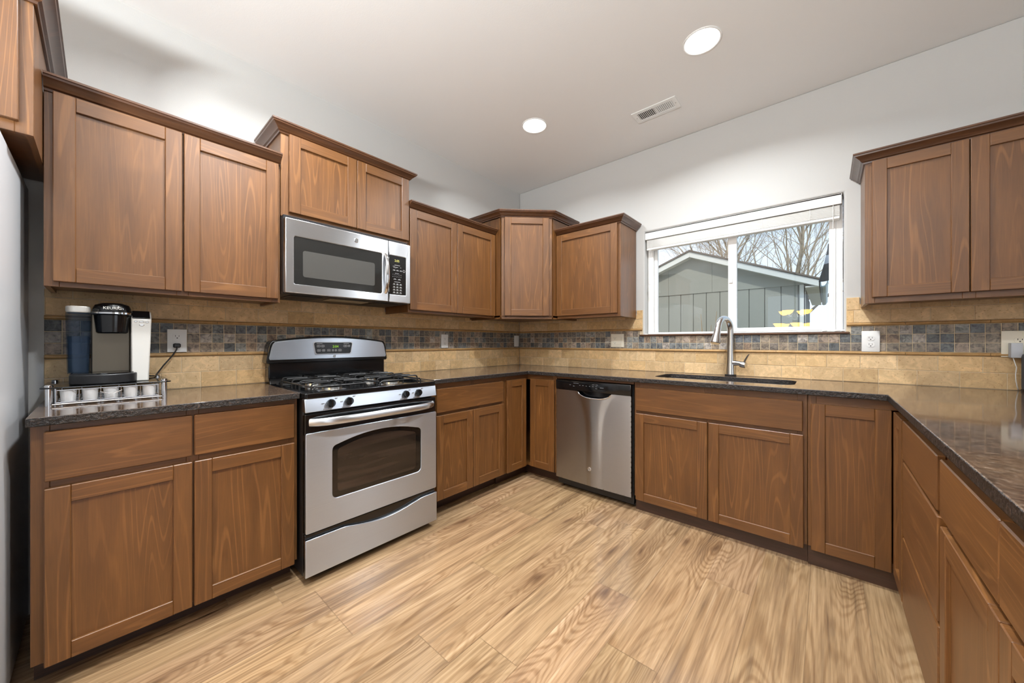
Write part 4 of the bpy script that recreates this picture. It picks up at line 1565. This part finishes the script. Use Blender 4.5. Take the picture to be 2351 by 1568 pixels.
# ---------------------------------------------------------------- ceiling lights and vent
cans = [(.893, -.878), (2.048, -.885), (.86, -2.46), (2.048, -2.46)]
lab = ['recessed ceiling light nearest the corner, glowing white', 'recessed ceiling light nearest the window, the larger glowing one',
       'recessed ceiling light over the coffee counter', 'recessed ceiling light behind the camera']
proto = None
for i, (x, y) in enumerate(cans):
    if proto is None:
        o = proto = thing('recessed_light', '', 'ceiling light', (x, y, CEIL))
        b = B(); b.lathe([(.096, 0), (.096, -.003), (.092, -.005), (.087, -.004), (.084, -.0005), (.096, 0)], n=48, cap=False)
        b.build('trim_ring', 'white', o)
        b = B(); b.lathe([(0, -.0018), (.05, -.0022), (.0845, -.0026), (.0845, -.0012), (0, -.0006)], n=40, cap=False)
        b.build('diffuser', 'can_glow', o)
    else:
        o = proto.copy(); C.objects.link(o)
        o.location = (x, y, CEIL)
        for ch in proto.children:
            c2 = ch.copy(); c2.parent = o; C.objects.link(c2)
    tag(o, lab[i], 'ceiling light', 'recessed lights in the kitchen ceiling')
    ld = lamp('AREA', 'can_lamp', (0, 0, -.012), (0, 0, 0), CAN_POWER, (.93, .97, 1.0), shape='DISK', size=.14, spread=math.radians(150))
    ld.parent = o
r = thing('ceiling_vent', 'white rectangular ceiling vent with slatted louvers', 'vent', (1.651, -.465, CEIL))
b = B()
b.plate([[(-.151, -.071), (.151, -.071), (.151, .071), (-.151, .071)], [(-.118, -.042), (-.118, .042), (-.004, .042), (-.004, -.042)], [(.004, -.042), (.004, .042), (.118, .042), (.118, -.042)]], 'z', -.007, -.0005)
b.build('frame', 'white', r, bevel=.002)
b = B(); b.box(-.12, -.044, -.0012, .12, .044, -.0004)
b.build('duct_opening', 'darkhole', r)
for bank, s in ((-1, 1), (1, -1)):
    for k in range(10):
        x = bank * .061 + (k - 4.5) * .0114
        b = B(Matrix.Translation((x, 0, -.0045)) @ Matrix.Rotation(math.radians(28 * s), 4, 'Y'))
        b.box(-.0040, -.042, -.0005, .0040, .042, .0005)
        b.build('louver', 'white', r)
b = B()
for sx in (-1, 1):
    b.lathe([(0, 0), (.004, 0), (.003, .0015), (0, .0018)], (sx * .134, 0, -.007), (0, 0, -1), 12, cap=False)
b.build('screw', 'nickel', r)

# ---------------------------------------------------------------- dining area chandelier (mirrored in the window)
r = thing('chandelier', 'chandelier with glowing amber glass shades hanging in the dining area', 'chandelier', (2.17, -4.3, 1.36))
b = B(); b.cyl((0, 0, .0), (0, 0, CEIL - 1.36 - .001), .012); b.lathe([(0, 0), (.03, .02), (.04, .1), (.02, .3), (.012, .34)], n=20)
b.build('stem', 'iron', r)
for tier, (z, R, n, ph) in enumerate(((.06, .23, 5, .2), (.27, .17, 4, .5))):
    for k in range(n):
        a = ph + 2 * PI * k / n
        dx, dy = math.cos(a), math.sin(a)
        b = B(); b.tube([(dx * .02, dy * .02, z + .02), (dx * R * .5, dy * R * .5, z - .05), (dx * R, dy * R, z - .02)], .008, 8)
        ar = b.build('arm', 'iron', r)
        b = B(); b.lathe([(.02, -.02), (.05, .0), (.075, .04), (.078, .05), (.07, .05), (.03, .0), (0, -.01)], (dx * R, dy * R, z), n=20, cap=False)
        b.build('glass_shade', 'amber', ar)

cl = lamp('AREA', 'ceiling_bounce_fill', (2.17, -4.3, 1.52), (PI, 0, 0), 290, (.88, .95, 1.0), shape='DISK', size=.5)  # added upward fill at the chandelier, bounced off the ceiling to brighten the kitchen
# ---------------------------------------------------------------- outdoors
b = B(); b.box(-30, .16, -.55, 40, 60, -.4)
struct(b, 'ground', 'grass')
SX, SXR, SY = .812, 2.312, 3.65
GZ, TOPZ = 2.005, 2.60
SXL = 2 * SX - SXR
r = thing('garden_shed', 'grey-green wooden shed with pale rake trim outside the window', 'shed', (SX, SY, -.4))
T = Matrix.Translation((-SX, -SY, .4))
b = B(T)
b.plate([[(SXL, -.4), (SXR, -.4), (SXR, GZ), (SX, TOPZ), (SXL, GZ)]], 'y', SY + .02, SY + .06, mi=1)
b.box(SXR - .06, SY + .02, -.4, SXR - .01, SY + 3.0, GZ - .02, mi=1)
x = .218 - 12 * .2032
while x < SXR - .01:
    xa, xb = max(x + .004, SXL), min(x + .2032 - .004, SXR - .005)
    if xb > xa + .01:
        b.box(xa, SY + .004, -.4, xb, SY + .022, GZ - .005, .003)
    x += .2032
b.build('siding', ['siding', 'siding_gap'], r)
b = B(T)
def roofz(x): return GZ + (TOPZ - GZ) * (1 - abs(x - SX) / (SXR - SX))
xs = [SXL, .42, 1.12, SXR]
for i in range(3):
    xa, xb = xs[i] + .0015, xs[i + 1] - .0015
    lo = [(xa, GZ - .012), (xb, GZ - .012), (xb, roofz(xb) + .012)]
    if xa < SX < xb: lo.append((SX, TOPZ + .012))
    lo.append((xa, roofz(xa) + .012))
    b.plate([lo], 'y', SY - .010, SY + .021)
b.build('gable_panel', 'siding', r)
b = B(T)
b.box(SXR - .045, SY - .014, -.4, SXR + .02, SY + .02, GZ - .012, .003)
b.box(SXR - .0, SY - .014, -.4, SXR + .02, SY + .08, GZ - .012, .003)
b.build('corner_board', 'shed_trim', r)
OV = .17
sl_ = (TOPZ - GZ) / (SXR - SX)
for s in (-1, 1):
    xe = SX + s * (SXR - SX + OV)
    ze = TOPZ - sl_ * (SXR - SX + OV)
    b = B(T)
    b.plate([[(SX, TOPZ + .085), (xe, ze + .085), (xe, ze - .005), (SX, TOPZ - .005)]], 'y', SY - .17, SY - .145)
    b.build('rake_board', 'shed_trim', r, bevel=.003)
    b = B(T)
    b.plate([[(SX, TOPZ + .115), (xe + s * .02, ze + .108), (xe + s * .02, ze + .086), (SX, TOPZ + .086)]], 'y', SY - .19, SY + 3.2)
    b.build('roof_slope', 'shingle', r)
    b = B(T)
    b.plate([[(SX, TOPZ + .02), (xe, ze + .02), (xe, ze), (SX, TOPZ)]], 'y', SY - .145, SY - .011)
    b.box(SXR + .021 if s > 0 else xe, SY - .144, ze - .004, xe if s > 0 else SXL - .02, SY + 3.15, ze + .012)
    b.build('soffit', 'shed_trim', r)
b = B(T)
xg = SXR + OV + .012
zg = TOPZ - sl_ * (SXR - SX + OV)
prof = [(0, .085), (0, .0), (.03, -.012), (.06, .0), (.085, .05), (.085, .08), (.075, .08), (.07, .045), (.05, .01), (.03, .004), (.01, .012), (.008, .085)]
b.plate([[(xg + p[0], zg + p[1]) for p in prof]], 'y', SY - .1, SY + 3.15)
b.build('gutter', 'gutter', r)

def tree(label, x, y, h, seed, lean, spread=.5, depth=6, nb=3, r0=.09):
    R = random.Random(seed)
    root = thing('bare_tree', label, 'tree', (x, y, -.4), 0, 'bare trees behind the shed')
    trunk, br = B(), B()
    def grow(p, d, L, rad, lev):
        n = 4 if lev < 3 else 3
        pts = [p.copy()]
        rs = [rad]
        dd = d.copy()
        for i in range(n):
            dd = (dd + Vector((R.gauss(0, .10), R.gauss(0, .10), R.gauss(.02, .06)))).normalized()
            pts.append(pts[-1] + dd * (L / n))
            rs.append(rad * (1 - .42 * (i + 1) / n))
        (trunk if lev == 0 else br).tube(pts, rs, 7 if lev < 2 else (5 if lev < 3 else 3))
        if lev >= depth: return
        k = nb + (1 if lev < 2 else 0)
        for j in range(k):
            t = 1.0 if j == 0 else R.uniform(.35, 1.0)
            q = pts[min(n, max(1, round(t * n)))]
            ax = Vector((R.gauss(0, 1), R.gauss(0, 1), R.gauss(0, .5))).normalized()
            ang = R.uniform(.12, .3) if j == 0 else R.uniform(.35, .85) * (spread / .5)
            nd = (Matrix.Rotation(ang, 3, ax) @ dd + Vector((0, 0, .08))).normalized()
            grow(q, nd, L * R.uniform(.62, .82), rad * (.58 if j == 0 else R.uniform(.34, .5)), lev + 1)
    grow(Vector((0, 0, 0)), Vector(lean).normalized(), h * .36, r0, 0)
    trunk.build('trunk', 'bark', root, fix=False)
    br.build('branches', 'bark', root, fix=False)
    return root
tree('bare tree rising over the shed roof in the left pane', -.35, 9.2, 6.4, 3, (.02, 0, 1), r0=.10)
tree('bare tree whose dark trunk stands just right of the middle mullion', .45, 10.4, 7.0, 11, (.10, 0, 1), r0=.12)
tree('bare tree with leaning trunk in the middle of the right pane', .85, 9.0, 6.6, 23, (.22, .1, 1), r0=.105)
tree('bare tree above the long roof slope in the right pane', 1.25, 8.2, 6.2, 35, (.16, 0, 1), r0=.09)
tree('bare tree close to the right edge of the right pane', 2.35, 11.2, 6.6, 48, (-.10, 0, 1), .6, r0=.09)

r = thing('dried_grass', 'few dried straw coloured grass blades standing outside the left pane', 'plant', (1.61, 1.2, -.4))
r['kind'] = 'thing'
for dx, top, bend in ((-.02, 1.86, -.05), (.0, 1.74, .03), (.012, 1.88, .07)):
    b = B(); b.tube([(dx, 0, 0), (dx, .01, .7), (dx + bend * .3, .01, 1.3), (dx + bend, 0, top)], [.006, .006, .007, .001], 6, flat=(1.6, .4))
    b.build('blade', 'straw', r)

# flag hanging outside at the right edge of the window
r = thing('hanging_flag', 'dark flag with a pale stripe hanging outside at the right edge of the window', 'flag', (2.60, 1.2, 1.70))
def flag(u, v, inset=0):
    zt = .36 - .0 * u
    left = -.030 - .062 * (1 - v) ** 1.3 * 1.0
    x = left + (.14 - left) * u
    z = (.0 - .02 * u) + (.33 - .0) * v + .03 * u
    y = .018 * math.sin(u * 14 + v * 3) + .01 * math.sin(v * 9)
    return (x, y, z)
b = B(); b.grid(lambda u, v: flag(u, v), 30, 30)
fo = b.build('cloth', ['flag_dark', 'flag_light'], r, fix=False)
for p in fo.data.polygons:
    v = (p.index // 30) / 30
    if .46 < v < .70 and (p.index % 30) < 14: p.material_index = 1
md = fo.modifiers.new('thick', 'SOLIDIFY'); md.thickness = .003
b = B(); b.tube([(-.04, .03, .37), (.10, -.30, .27), (.36, -1.0495, .02)], .009, 8)
b.build('pole', 'shed_trim', r)
